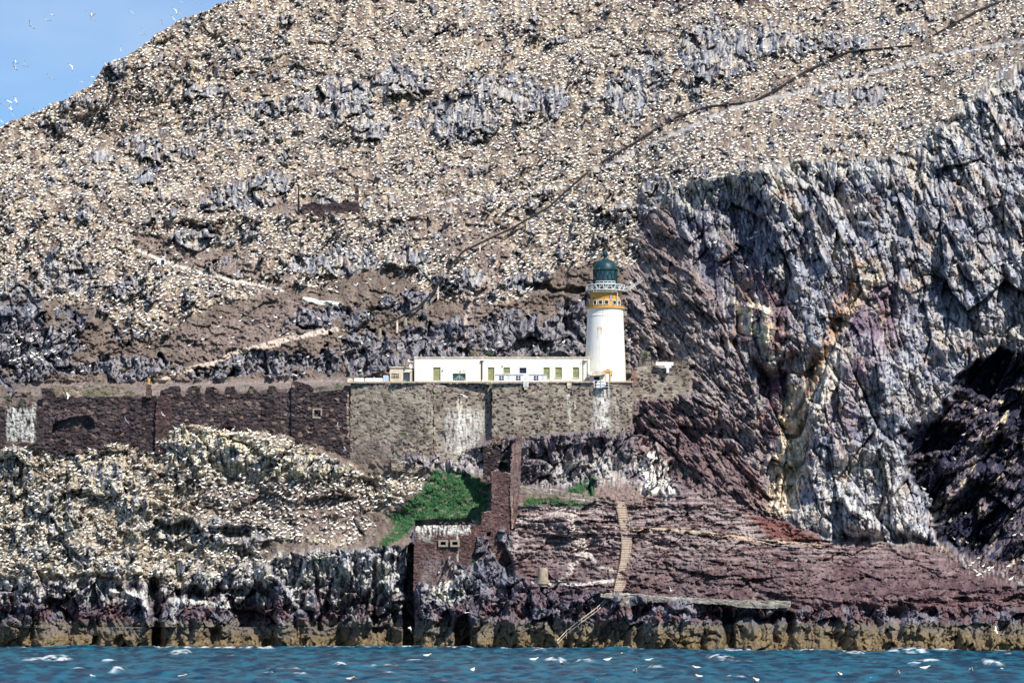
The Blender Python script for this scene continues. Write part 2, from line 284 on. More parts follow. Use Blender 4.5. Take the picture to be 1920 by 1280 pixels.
mixc(POLY([(1540,870),(1660,840),(1720,960),(1740,1022),(1560,1010),(1500,960)], 22, 2)*ss(.35,.7,nC)*.8, (.52,.50,.46))
mixc(POLY([(1365,560),(1400,552),(1440,570),(1450,650),(1448,720),(1425,640),(1385,600)], 7, 2)*ss(.05,.35,nB)*.95, lerp((.56,.48,.35), (.78,.74,.62), nC))
mixc(diag*.85, lerp((.125,.095,.10), (.385,.335,.335), np.clip(tn*.8+nC*.4,0,1)))
mixc(diag*ss(.55,.75,nB)*.5, (.27,.20,.18))
mixc(POLY([(1185,760),(1240,740),(1310,770),(1400,870),(1450,960),(1330,940),(1250,890),(1190,850)], 16, 2)*.9, lerp((.085,.038,.034), (.27,.135,.10), tn*.6+nB*.4))
mixc(POLY([(1185,430),(1240,400),(1290,500),(1330,600),(1260,640),(1190,560)], 18, 2)*.55, lerp((.20,.17,.16), (.34,.28,.26), nB))
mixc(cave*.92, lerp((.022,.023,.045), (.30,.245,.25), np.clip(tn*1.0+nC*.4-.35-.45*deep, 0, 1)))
mixc(cave*ss(.86,.94,tn*.6+nB*.5), lerp((.40,.30,.20), (.70,.66,.52), nD))
# between walls and the foreshore
mixc(between*.7, lerp((.08,.06,.075), (.30,.26,.26), np.clip(tn*.7+nC*.35,0,1)))
mixc(pl, lerp((.066,.046,.052), (.225,.172,.168), np.clip(tn*.6+nB*.25+nC*.3-.05,0,1)))
mixc(pl*ss(.5,.75,nA)*.3, (.115,.060,.055)); mixc(pl*ss(1250,1650,UU)*.45, lerp((.075,.042,.05),(.20,.125,.13), tn))
lam = ss(.35, .75, ss(-.5,.5, fbm(UU/60, V/5, 4, 111)))
mixc(pl*lam*ss(1110,990,V)*.75, (.40,.345,.33))
mixc(POLY([(1690,1005),(1760,1020),(1830,1045),(1960,1075),(1960,1112),(1830,1085),(1740,1035),(1690,1030)], 9, 1)*.9, lerp((.06,.04,.045),(.22,.17,.16),nC))
mixc(pl*POLY([(1400,965),(1470,975),(1560,1010),(1500,1020),(1430,1000)], 8, 1)*.8, (.16,.065,.055))
mixc(scree, lerp((.17,.13,.12),(.27,.21,.19), nD))
# guano washes
wash = ss(.45, .62, ss(-.5,.5, fbm(UU/4.4, V/30, 3, 121)))
mixc(POLY([(500,1060),(520,1035),(770,1030),(770,1150),(690,1170),(560,1140)], 12, 1)*wash*.85, (.62,.60,.55))
mixc(ELL([(640,1110,22,44,.9),(712,1100,18,40,.9),(600,1060,30,20,.6),(840,1095,40,36),(560,1080,20,30,.6)])*ss(.2,.5,nC)*.9, (.66,.63,.54))
mixc(ELL([(1222,880,16,48),(1250,900,10,34,.9),(1205,870,12,20,.8),(1290,885,6,10,.6),(1130,880,40,30,.5),(1070,890,30,24,.4)])*ss(.25,.5,nC), (.66,.64,.60))
mixc(np.maximum(POLY([(1205,850),(1232,848),(1240,880),(1238,925),(1200,925),(1200,880)],4,.8), POLY([(1238,855),(1246,870),(1262,905),(1266,926),(1252,915),(1240,880)],3,.6))*ss(.18,.4,nC), (.80,.78,.72))
mixc(POLY([(1010,890),(1020,855),(1200,850),(1200,905),(1010,915)], 8, 1)*wash*.7, (.50,.48,.46))
mixc(POLY([(840,850),(910,850),(905,885),(860,880),(760,885),(740,860)], 8, 1)*wash*.6, (.55,.53,.50))
mixc(LINE([(1040,955),(1085,960),(1075,990),(1092,1020),(1100,1045)], 7, 4, 2)*ss(.15,.4,nD), (.66,.58,.52))
mixc(LINE([(1100,1045),(1130,1060),(1150,1072)], 4, 3, 2)*.9, (.58,.52,.47))
mixc(LINE([(1100,1045),(1065,1075),(1050,1088)], 4, 3, 2)*.9, (.55,.49,.45))
mixc(LINE([(985,975),(970,1010),(955,1035)], 4, 4, 2)*.7, (.50,.45,.43))
mixc(ELL([(1060,962,30,12,.9),(1000,968,16,8,.8),(1120,960,16,8,.6)])*ss(.35,.6,nD), (.58,.50,.46))
# colony floor: taupe earth splashed cream
gw = ss(.35, .7, nD*.55+nB*.35+.18)
mixc(colU*(1-hillr)*gw*.26, (.66,.55,.46)); mixc(colL*(1-lowr)*gw*.26, (.66,.57,.44))
dirt = POLY([(330,890),(420,905),(560,900),(700,925),(690,1010),(560,1010),(470,990),(380,960)], 22, 2)
mixc(dirt*(1-rock)*.75, lerp((.12,.095,.09),(.22,.18,.165), nD))
mixc(colL*(1-dirt)*lowr*wash*.6*(.35+.65*(1-ss(250,420,UU))+.6*ss(870,840,V)).clip(0,1), lerp((.66,.63,.55),(.76,.66,.46), nB))
mixc(colL*(1-.9*dirt)*ss(.55,.75,nC)*.42, (.70,.63,.49))
mixc(colU*hillr*wash*.60, (.52,.50,.47))
mixc(colU*ss(.6,.8,nC)*ss(.5,.75,nB)*.45, (.72,.62,.46))
mixc(POLY([(1240,380),(1290,340),(1500,300),(1700,290),(1770,225),(1920,120),(1920,180),(1800,290),(1700,340),(1500,345),(1300,400)], 14, 3)*wash*.75, (.60,.58,.50))
mixc(POLY([(300,820),(340,800),(420,810),(640,872),(655,885),(560,900),(330,880)], 8, 1)*wash*.6, (.70,.64,.48))
bare = np.maximum.reduce([POLY([(235,446),(300,486),(370,508),(540,546),(560,520),(430,478),(300,440)], 7), POLY([(690,415),(790,395),(900,385),(950,440),(900,480),(830,490),(760,450)], 30, 3)*.6,
    POLY([(905,450),(960,455),(940,510),(900,600),(870,650),(865,590),(895,510)], 8, 2)*.85, POLY([(500,370),(560,380),(560,404),(500,402)], 8), POLY([(300,640),(560,560),(640,600),(520,640),(390,680)], 18, 2), POLY([(1190,425),(1240,400),(1260,460),(1220,520)], 10, 2)*.8,
    POLY([(640,320),(720,310),(730,345),(640,350)],14,2)*.4, POLY([(1450,220),(1560,210),(1580,260),(1480,280)],18,3)*.5, POLY([(1380,240),(1420,300),(1360,300)],14,3)*.3, POLY([(560,1000),(660,900),(700,920),(690,1000)], 30,2)*.35])
mixc(bare*(1-rock)*.8, lerp((.17,.135,.125), (.26,.21,.19), nD))
mixc(frac*.6, (.03,.03,.048))
edge = np.clip((1-ss(.05, .2, np.abs(c1-.11)))*cr*ss(.4,.7,nC), 0, 1); mixc(edge*.42, (.62,.61,.59))
mixc(cr*(1-ss(0,.10,np.abs(gn((fu-.5*fv)/48,(fv+.3*fu)/150,511))))*ss(.4,.6,nD)*.55, (.44,.30,.17))
seam = POLY([(1478,718),(1512,724),(1512,800),(1506,900),(1488,975),(1440,960),(1448,870),(1462,800)], 5, .6)
mixc(seam*(.5+.5*nC)*(1-.6*frac), lerp((.46,.35,.22), (.80,.735,.62), np.clip(nC*.7+nB*.4,0,1)))
mixc(POLY([(1510,760),(1545,700),(1580,640),(1600,650),(1560,740),(1530,800)], 8, 1)*.75*(1-.6*frac), lerp((.40,.36,.32), (.70,.66,.58), nC))
mixc(LINE([(1612,490),(1598,540),(1572,590),(1552,640),(1530,700),(1520,735)], 6, 4, 1)*ss(.3,.7,nC)*.8, (.36,.19,.11))
mixc(LINE([(1525,680),(1512,740),(1490,780)], 5, 3, .8)*.8, (.02,.02,.03))
mixc(diag*POLY([(1190,440),(1300,520),(1340,640),(1400,760),(1330,760),(1240,690),(1190,700)], 20, 1)*.55, lerp((.16,.135,.125), (.42,.385,.36), np.clip(tn*.5+nC*.6,0,1)))
mixc(diag*POLY([(1195,400),(1245,400),(1300,500),(1340,600),(1270,560),(1200,490)], 12, 1)*ss(.35,.6,nB)*.8, lerp((.17,.13,.115),(.27,.21,.19),nD))
lum = col.mean(-1, keepdims=True); col = lum + (col-lum)*1.22
# tide band by height above the sea
Zt = CZ + (1119-V)/12*(D+Yt)/D
zz = Zt + .35*gn(UU/23, V*0+2, 131) + .15*n3
tide = (1-ss(4.0, 4.35, zz)) * (V > 1140)
red = (1-ss(7, 9, zz+1.2*n1)) * ss(1120, 1140, V)
mixc(red*lowL*(.25+.5*ss(.35,.7,nA*.5+nB*.5)), lerp((.050,.028,.034), (.20,.105,.105), tn*.7+nB*.3))
mixc(lowL*(UU < 1150)*ss(1085,1110,V)*ss(.35,.6,nA+.2*nC)*.55, lerp((.045,.028,.04), (.205,.125,.14), np.clip(tn*.7+nC*.3,0,1)))
mixc(tide, lerp((.10,.088,.078), (.21,.185,.15), tn))
och = (1-ss(1.2, 3.0, zz+.9*n1 - ss(900,1500,UU)*.7)) * (V > 1140)
mixc(och*.75, lerp((.10,.074,.040), (.265,.185,.085), tn))
mixc((1-ss(.05,.5,zz))*(V > 1160), (.09,.06,.035))
mixc(ss(1070,1085,V)*(1-ss(1118,1140,V+8*n1))*(UU < 500)*wash*.75*lowL, (.62,.60,.54))
# white tops of the sea blocks
mixc((LINE([(322,1126),(428,1134)], 5, 3, .5)+LINE([(200,1110),(268,1112),(274,1140)], 5, 4, .5)).clip(0,1)*.9, (.66,.64,.60))
mixc(LINE([(325,1128),(330,1160)],5,4,1)*.5, (.6,.58,.54))
# tracks trodden and laid across the slope
for pts, wd, c in (([(278,726),(345,695),(400,680),(440,662),(500,645),(522,640),(550,634),(578,628),(632,618)], 4, (.44,.36,.30)), ([(578,628),(605,621),(632,618)], 4, (.44,.37,.32)), ([(570,560),(600,566),(640,572)], 3.2, (.50,.50,.46)),
        ([(212,446),(240,442),(268,436)], 2.5, (.34,.30,.26)), ([(228,450),(300,488),(370,510),(420,522),(530,544)], 2.6, (.48,.44,.38)), ([(870,660),(874,600),(885,560),(905,530),(930,490)], 3, (.36,.30,.26)),
        ([(278,738),(330,727),(400,722),(640,716)], 5, (.30,.235,.21)), ([(975,915),(1040,922),(1110,934)], 4, (.38,.34,.30)), ([(1180,990),(1300,995),(1400,1010),(1540,1022)], 2.2, (.42,.32,.22)),
        ([(1000,1090),(1060,1096),(1110,1092),(1150,1088)], 2.5, (.55,.50,.46)), ([(1120,320),(1240,262),(1380,200),(1500,172),(1650,132),(1770,100),(1930,75)], 3.0, (.34,.32,.31)), ([(820,380),(940,366),(1060,350)], 1.6, (.46,.43,.40)), ([(420,670),(480,655),(530,645)],2,(.40,.33,.28))):
    mixc(LINE(pts, wd+.4, 1.2, .3)*.96, tuple(min(.7, q_*1.25) for q_ in c))
mixc(BOX(1190,-12,1440,7,4,.5)*.85, (.09,.055,.06))
mixc(hold*(.7), lerp((.15,.12,.11),(.26,.21,.19),nD))
# turf underlay
TURF = [[(800,905),(812,886),(870,882),(905,900),(918,912),(918,945),(900,975),(840,978),(800,972),(776,985),(752,1010),(722,1026),(712,1018),(740,985),(722,972),(770,940)],
        [(975,955),(985,930),(1040,935),(1100,938),(1090,948),(1010,945)], [(1060,918),(1110,900),(1122,896),(1112,930)]]
turf = np.maximum.reduce([POLY(t, 4, 1) for t in TURF])
turfp = turf*ss(.18,.38, .5+.5*fbm(UU/14,V/7,3,141))
mixc(turfp*.8, lerp((.014,.070,.026), (.060,.130,.040), nD))
col = np.clip(col, .004, .85)
# ------------------------------------------------------------------ mesh writing
def mk_mesh(name, verts, faces, colors=None, smooth=False):
    """verts (n,3); faces (m,4) or (m,3) int"""
    me = bpy.data.meshes.new(name); n, m = len(verts), len(faces); k = faces.shape[1]
    me.vertices.add(n); me.vertices.foreach_set('co', np.ascontiguousarray(verts, f32).ravel())
    me.loops.add(m*k); me.loops.foreach_set('vertex_index', np.ascontiguousarray(faces, np.int32).ravel())
    me.polygons.add(m); me.polygons.foreach_set('loop_start', np.arange(0, m*k, k, dtype=np.int32)); me.polygons.foreach_set('loop_total', np.full(m, k, np.int32))
    me.update(calc_edges=True)
    if colors is not None:
        at = me.color_attributes.new('Col', 'FLOAT_COLOR', 'POINT')
        c4 = np.ones((n, 4), f32); c4[:, :3] = colors; at.data.foreach_set('color', c4.ravel())
    if smooth: me.polygons.foreach_set('use_smooth', np.ones(m, bool))
    return me
def link(name, me, mat=None, parent=None):
    o = bpy.data.objects.new(name, me); scene.collection.objects.link(o)
    if mat: me.materials.append(mat)
    if parent: o.parent = parent
    return o
def tag(o, label, cat, group=None, kind=None):
    if label: o['label'] = label
    if cat: o['category'] = cat
    if group: o['group'] = group
    if kind: o['kind'] = kind
    return o
def grid_faces(nr, nc):
    a = np.arange(nr*nc, dtype=np.int32).reshape(nr, nc)
    return np.stack([a[:-1, :-1], a[:-1, 1:], a[1:, 1:], a[1:, :-1]], -1).reshape(-1, 4)
# materials
def mat(name, rgb=(.5,.5,.5), rough=.8, attr=False, streak=None, metal=0, noise=0, nscale=8, bump=0, bscale=20, spec=.3, var=None):
    m = bpy.data.materials.new(name); m.use_nodes = True; t = m.node_tree; b = t.nodes['Principled BSDF']
    b.inputs['Roughness'].default_value = rough; b.inputs['Metallic'].default_value = metal; b.inputs['Specular IOR Level'].default_value = spec
    co = t.nodes.new('ShaderNodeTexCoord').outputs['Object']
    src = None
    if attr:
        a = t.nodes.new('ShaderNodeAttribute'); a.attribute_name = 'Col'; src = a.outputs['Color']
    if noise:
        n = t.nodes.new('ShaderNodeTexNoise'); n.inputs['Scale'].default_value = nscale; n.inputs['Detail'].default_value = 6; t.links.new(co, n.inputs['Vector'])
        r = t.nodes.new('ShaderNodeMapRange'); r.inputs[1].default_value = .3; r.inputs[2].default_value = .7; r.inputs[3].default_value = 1-noise; r.inputs[4].default_value = 1+noise*.6
        t.links.new(n.outputs[0], r.inputs[0])
        x = t.nodes.new('ShaderNodeMix'); x.data_type = 'RGBA'; x.blend_type = 'MULTIPLY'; x.inputs[0].default_value = 1
        if src: t.links.new(src, x.inputs[6])
        else: x.inputs[6].default_value = (*rgb, 1)
        c = t.nodes.new('ShaderNodeCombineColor'); [t.links.new(r.outputs[0], c.inputs[i]) for i in range(3)]
        t.links.new(c.outputs[0], x.inputs[7]); src = x.outputs[2]
        if var:   # second colour in patches
            n3_ = t.nodes.new('ShaderNodeTexNoise'); n3_.inputs['Scale'].default_value = var[1]; n3_.inputs['Detail'].default_value = 5
            t.links.new(co, n3_.inputs['Vector']); r2 = t.nodes.new('ShaderNodeMapRange'); r2.inputs[1].default_value = var[2]; r2.inputs[2].default_value = var[2]+.12; t.links.new(n3_.outputs[0], r2.inputs[0])
            x2 = t.nodes.new('ShaderNodeMix'); x2.data_type = 'RGBA'; x2.inputs[7].default_value = (*var[0], 1); t.links.new(r2.outputs[0], x2.inputs[0]); t.links.new(src, x2.inputs[6]); src = x2.outputs[2]
    if streak:
        mq = t.nodes.new('ShaderNodeMapping'); mq.inputs[3].default_value = (2.6, 2.6, .22); t.links.new(co, mq.inputs[0])
        n4 = t.nodes.new('ShaderNodeTexNoise'); n4.inputs['Scale'].default_value = 1.4; n4.inputs['Detail'].default_value = 6; t.links.new(mq.outputs[0], n4.inputs['Vector'])
        r4 = t.nodes.new('ShaderNodeMapRange'); r4.inputs[1].default_value = .54; r4.inputs[2].default_value = .74; r4.inputs[4].default_value = .6; t.links.new(n4.outputs[0], r4.inputs[0])
        x4 = t.nodes.new('ShaderNodeMix'); x4.data_type = 'RGBA'; x4.inputs[7].default_value = (*streak, 1); t.links.new(r4.outputs[0], x4.inputs[0]); t.links.new(src, x4.inputs[6]); src = x4.outputs[2]
    if src: t.links.new(src, b.inputs['Base Color'])
    else: b.inputs['Base Color'].default_value = (*rgb, 1)
    if bump:
        n2_ = t.nodes.new('ShaderNodeTexNoise'); n2_.inputs['Scale'].default_value = bscale; n2_.inputs['Detail'].default_value = 5; t.links.new(co, n2_.inputs['Vector'])
        bp = t.nodes.new('ShaderNodeBump'); bp.inputs['Strength'].default_value = bump; bp.inputs['Distance'].default_value = .1; t.links.new(n2_.outputs[0], bp.inputs['Height']); t.links.new(bp.outputs[0], b.inputs['Normal'])
    return m
M_ter = mat('island_rock', attr=True, rough=.92, noise=.35, nscale=1.6, bump=.5, bscale=5, spec=.15)
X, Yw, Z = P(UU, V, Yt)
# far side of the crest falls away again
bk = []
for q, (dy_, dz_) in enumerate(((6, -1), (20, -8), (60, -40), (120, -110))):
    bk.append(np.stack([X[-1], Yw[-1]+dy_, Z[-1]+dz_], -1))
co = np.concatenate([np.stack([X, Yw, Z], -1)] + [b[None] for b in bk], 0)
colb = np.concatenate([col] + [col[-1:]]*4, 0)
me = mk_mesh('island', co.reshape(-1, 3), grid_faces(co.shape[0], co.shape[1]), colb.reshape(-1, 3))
isl = link('hill_terrain', me, M_ter); tag(isl, 'steep rocky island hill with sea cliffs and bird covered slopes', 'island', kind='structure')

def ix_(px, py):
    j = int(np.clip(np.searchsorted(U, px), 1, len(U)-1)); t = (1250-py)/(1250-sky[j]); i = int(np.clip(round(t*(NR-1)), 0, NR-1)); return i, j
def tY(px, py, r=3):
    i, j = ix_(px, py); return float(np.median(Yt[max(0, i-r):i+r+1, max(0, j-r):j+r+1]))
def G(px, py, off=0.0):
    """point on the ground seen at this place, 'off' metres nearer the sea"""
    i, j = ix_(px, py); return P(px, py, float(Yt[i, j])-off)
# ------------------------------------------------------------------ sea
def waves(x, y):
    h = .34*fbm(x/9+y/40, y/11, 3, 201) + .22*(1-2*np.abs(gn(x/2.6+y/9, y/3.0, 207))) + .15*gn(x/1.5, y/1.9, 211) + .04*gn(x/.7, y/.9, 214)
    return h.astype(f32)
sx_ = np.arange(-125, 126, .42); sy_ = np.concatenate([np.arange(-300, -60, .75), np.arange(-60, 42, .55)])
SX, SY = np.meshgrid(sx_, sy_)
SX = SX.astype(f32); SY = SY.astype(f32)
SZ = waves(SX, SY)
g1 = fbm(SX/26, SY/60, 3, 221)
sc = lerp((.002,.026,.056), (.012,.112,.170), ss(-.4,.45,fbm(SX/2.0, SY/7, 4, 231)))
foam = ss(.50, .62, SZ + .16*g1) * ss(.15, .5, fbm(SX/6, SY/8, 3, 241)+.15)
def seaPY(px, py):   # a place on the sea surface
    d = CZ*12*D/(py-1119.0); return (px-960)/12*d/D, d-D
for (px, py, rx_, ry_) in ((341,1225,26,3.5),(88,1237,40,5),(60,1206,40,4),(1350,1214,70,5),(1348,1236,34,4),(860,1218,50,1.2),(1040,1240,30,2),(1010,1222,20,1.5),(640,1250,20,2),(1600,1228,40,1.5),(1700,1224,60,1.2),(120,1238,14,2),(420,1216,200,.9),(1500,1221,300,.9),(1860,1246,24,2),(1230,1254,20,2),(1100,1242,30,1.6),(220,1262,20,2)):
    cx, cy = seaPY(px, py); cy0 = seaPY(px, py+ry_)[1]; rw = .75*rx_/12*(D+cy)/D; rd = max(abs(cy-cy0), 1.2)
    q = ((SX-cx)/rw)**2 + ((SY-cy)/rd)**2
    f = (1-ss(.05, 1.2, q))*ss(-.15, .3, fbm(SX/1.0, SY/3.5, 4, 251)); foam = np.maximum(foam, f); SZ += .35*(1-ss(.1, 1.2, q))*(rw < 5)
# wash along the rocks
shoreY = np.interp(SX, [-80,-22,3,36,80], [17,6,-5,-30,-39]) + 4*gn(SX/7, SX*0, 261)
foam = np.maximum(foam, (1-ss(1.5, 7, np.abs(SY-shoreY)))*ss(.05, .45, fbm(SX/2.2, SY/2.5, 3, 265))*.9)
sc = sc*(1-foam[..., None]) + C3(.78,.82,.84)*foam[..., None]
M_sea = mat('sea_water', attr=True, rough=.3, spec=.12, bump=1.0, bscale=2.3)
me = mk_mesh('sea', np.stack([SX, SY, SZ], -1).reshape(-1, 3), grid_faces(*SX.shape), sc.reshape(-1, 3), smooth=True)
o = link('sea_water', me, M_sea); tag(o, 'choppy blue sea with small whitecaps', 'sea', kind='structure')
M_sea2 = mat('open_sea', (.012,.09,.16), rough=.3, spec=.3, bump=.6, bscale=.5)
me = mk_mesh('open_sea', np.array([(-4000,-900,-.9),(4000,-900,-.9),(4000,6000,-.9),(-4000,6000,-.9)], f32), np.array([[0,1,2,3]]))
o = link('open_sea_water', me, M_sea2); tag(o, 'open sea around the island', 'sea', kind='structure')

# ------------------------------------------------------------------ small mesh builder
class MB:
    def __init__(s): s.v = []; s.f = []
    def add(s, vs_, fs):
        n = len(s.v); s.v += [tuple(map(float, p)) for p in vs_]; s.f += [tuple(i+n for i in f) for f in fs]; return s
    def box(s, x0, x1, y0, y1, z0, z1):
        return s.add([(x0,y0,z0),(x1,y0,z0),(x1,y1,z0),(x0,y1,z0),(x0,y0,z1),(x1,y0,z1),(x1,y1,z1),(x0,y1,z1)],
                     [(0,3,2,1),(4,5,6,7),(0,1,5,4),(1,2,6,5),(2,3,7,6),(3,0,4,7)])
    def prism(s, pts, y0, y1):           # outline in (x, z), from y0 back to y1
        n = len(pts); a = sum(pts[i][0]*pts[(i+1) % n][1]-pts[(i+1) % n][0]*pts[i][1] for i in range(n))
        if a < 0: pts = pts[::-1]
        return s.add([(x, y0, z) for x, z in pts]+[(x, y1, z) for x, z in pts],
                     [tuple(range(n)), tuple(range(2*n-1, n-1, -1))]+[((i+1) % n, i, i+n, (i+1) % n+n) for i in range(n)])
    def lathe(s, prof, c, n=40):         # prof: (radius, z)
        vs_ = []; fs = []
        for r, z in prof:
            for k in range(n):
                a = 2*math.pi*k/n; vs_.append((c[0]+r*math.cos(a), c[1]+r*math.sin(a), z))
        for i in range(len(prof)-1):
            for k in range(n):
                k2 = (k+1) % n; fs.append((i*n+k, i*n+k2, (i+1)*n+k2, (i+1)*n+k))
        fs.append(tuple(range(n-1, -1, -1))); fs.append(tuple((len(prof)-1)*n+k for k in range(n)))
        return s.add(vs_, fs)
    def tube(s, pts, r, n=6):
        from mathutils import Vector
        vs_ = []; fs = []; pts = [Vector(p) for p in pts]
        for i, p in enumerate(pts):
            d = (pts[min(i+1, len(pts)-1)]-pts[max(i-1, 0)]).normalized()
            u = d.cross(Vector((0, 0, 1)) if abs(d.z) < .95 else Vector((0, 1, 0))).normalized(); v = d.cross(u)
            for k in range(n):
                a = 2*math.pi*k/n; vs_.append(p+u*(r*math.cos(a))+v*(r*math.sin(a)))
        for i in range(len(pts)-1):
            for k in range(n):
                k2 = (k+1) % n; fs.append((i*n+k, i*n+k2, (i+1)*n+k2, (i+1)*n+k))
        fs += [tuple(range(n-1, -1, -1)), tuple((len(pts)-1)*n+k for k in range(n))]
        return s.add(vs_, fs)
    def build(s, name, m, parent=None, smooth=False, bevel=0):
        off = parent_world(parent) if parent else (0, 0, 0)
        me = bpy.data.meshes.new(name); me.from_pydata([(x-off[0], y-off[1], z-off[2]) for x, y, z in s.v], [], s.f); me.update()
        if smooth:
            me.polygons.foreach_set('use_smooth', np.ones(len(s.f), bool)); me.update()
            try: me.set_sharp_from_angle(angle=R(35))
            except Exception: pass
        o = link(name, me, m, parent)
        if bevel:
            b = o.modifiers.new('bevel', 'BEVEL'); b.width = bevel; b.segments = 1
        return o
def parent_world(p):
    x = y = z = 0
    while p: x += p.location.x; y += p.location.y; z += p.location.z; p = p.parent
    return x, y, z
def thing(name, label, cat, loc, group=None):
    o = bpy.data.objects.new(name, None); scene.collection.objects.link(o); o.location = loc; o.empty_display_size = .3
    return tag(o, label, cat, group)
def fx(px, Y): return (px-960)/12*(D+Y)/D
def fz(py, Y): return CZ+(1119-py)/12*(D+Y)/D
def fbox(mb, x0, x1, y0, y1, Y, dep):      # x/y in frame coordinates at depth Y, reaching dep metres back
    return mb.box(fx(x0, Y), fx(x1, Y), Y, Y+dep, fz(y1, Y), fz(y0, Y))

# ------------------------------------------------------------------ masonry
M_mas = mat('rubble_masonry', attr=True, rough=.93, noise=.25, nscale=2.5, bump=.35, bscale=9, spec=.12)
def masonry(name, outline, Yf, thick, style, recess=(), stains=(), stone=(7, 4.5), root=None, step=.8, amp=.16, seed=0, rag=1.5, label=None, cat=None, group=None):
    xs = [p[0] for p in outline]; ys = [p[1] for p in outline]
    gx = np.arange(min(xs)-3, max(xs)+3.01, step); gy = np.arange(max(ys)+3, min(ys)-3.01, -step)
    A, B = np.meshgrid(gx, gy); A = A.astype(f32); B = B.astype(f32)
    A2 = A + rag*gn(A/5, B/5, 301+seed) ; B2 = B + rag*gn(A/6, B/6, 307+seed)
    keepv = inside(outline, A2, B2)
    keep = (keepv[:-1, :-1].astype(int)+keepv[1:, :-1]+keepv[:-1, 1:]+keepv[1:, 1:]) >= 3
    H, e, Cc = facet((A+1.5*gn(A/9,B/9,5))/stone[0], (B+1.0*gn(A/9,B/9,6))/stone[1], 310+seed)
    H2, e2, C2 = facet(A/(stone[0]*.45), B/(stone[1]*.45), 320+seed)
    big = fbm(A/50, B/50, 4, 330+seed); mid = fbm(A/14, B/14, 3, 335+seed)
    Yd = Yf(A, B) - amp*(H*.5+.35*ss(0, .18, e)) - amp*.4*H2*.5 + .25*big*amp*4*.4
    for poly, dep in recess:
        Yd = Yd + dep*inside(poly, A2, B2)
    if style == 'conc':
        c = lerp((.34,.29,.235), (.62,.55,.46), ss(-.6,.5,mid+.5*gn(A/3,B/7,360)))*(1-.25*H2.clip(0,1))[..., None]
    elif style == 'dark':
        c = lerp((.024,.018,.022), (.112,.084,.084), np.clip(Cc*.75+.25*C2+.25*mid, 0, 1)); c = c*(.55+.45*ss(0, .14, e))[..., None]
        pk = (Cc > .955); c = np.where(pk[..., None], C3(.22,.15,.12), c)
        c = c*(1-(ss(.2,.7,big)*.3)[..., None]) + C3(.135,.10,.095)*(ss(.2,.7,big)*.3)[..., None]
    elif style == 'brown':
        c = lerp((.050,.028,.030), (.175,.110,.100), np.clip(Cc*.7+.3*C2+.2*mid, 0, 1)); c = c*(.6+.4*ss(0, .14, e))[..., None]
    else:
        c = lerp((.215,.182,.145), (.335,.290,.232), ss(-.6, .6, mid+.8*big)); 
        grey = ss(-.2, .5, big); c = c*(1-grey*.35)[..., None] + C3(.255,.225,.185)*(grey*.35)[..., None]
        st = (Cc > .47)*ss(.14, .26, e)
        c = c*(1-st[..., None]) + lerp((.030,.018,.026), (.115,.070,.060), Cc*2-1)*st[..., None]
    for kind, geo, wd, colr, k in stains:
        m_ = (1-ss(wd*.3, wd, segd(geo, A2, B2))) if kind == 'line' else ss(-wd, wd, np.where(inside(geo, A2, B2), 1, -1)*segd(list(geo)+[geo[0]], A2, B2))
        m_ = m_*k*ss(.15, .6, .45+.5*fbm(A/4, B/16, 3, 350+seed)); c = c*(1-m_[..., None]) + C3(*colr)*m_[..., None]
    x, y, z = P(A, B, Yd); nv = A.size
    front = np.stack([x, y, z], -1).reshape(-1, 3)
    xb, yb, zb = P(A, B, Yf(A, B)); back = np.stack([xb, yb+thick, zb], -1).reshape(-1, 3)
    idx = np.arange(nv).reshape(A.shape)
    q = np.stack([idx[:-1, :-1], idx[:-1, 1:], idx[1:, 1:], idx[1:, :-1]], -1)
    qf = q[keep]; fs = [qf, qf[:, ::-1]+nv]
    kp = np.pad(keep, 1)
    for (di, dj, a, b) in ((-1,0,0,1),(0,1,1,2),(1,0,2,3),(0,-1,3,0)):
        nb = kp[1+di:kp.shape[0]-1+di, 1+dj:kp.shape[1]-1+dj]; m = keep & ~nb; e_ = q[m]
        fs.append(np.stack([e_[:, b], e_[:, a], e_[:, a]+nv, e_[:, b]+nv], -1))
    fs = np.concatenate(fs); used, inv = np.unique(fs, return_inverse=True); fs = inv.reshape(fs.shape)
    vv = np.concatenate([front, back])[used]; c = c*(.82+.36*ss(-.6,.6,fbm(A/26, B/40, 3, 370+seed)))[..., None]; cc = np.concatenate([c.reshape(-1, 3)]*2)[used]
    if root is not None: vv = vv - np.array(parent_world(root))
    me = mk_mesh(name, vv, fs, cc)
    o = link(name, me, M_mas, root)
    if label: tag(o, label, cat, group)
    return o
def plane(*kn, batter=.03, y0=800):
    a = np.array(kn, float); return lambda A, B: (np.interp(A, a[:, 0], a[:, 1]) - batter*(B-y0)/12).astype(f32)
WH = (.66,.64,.58)
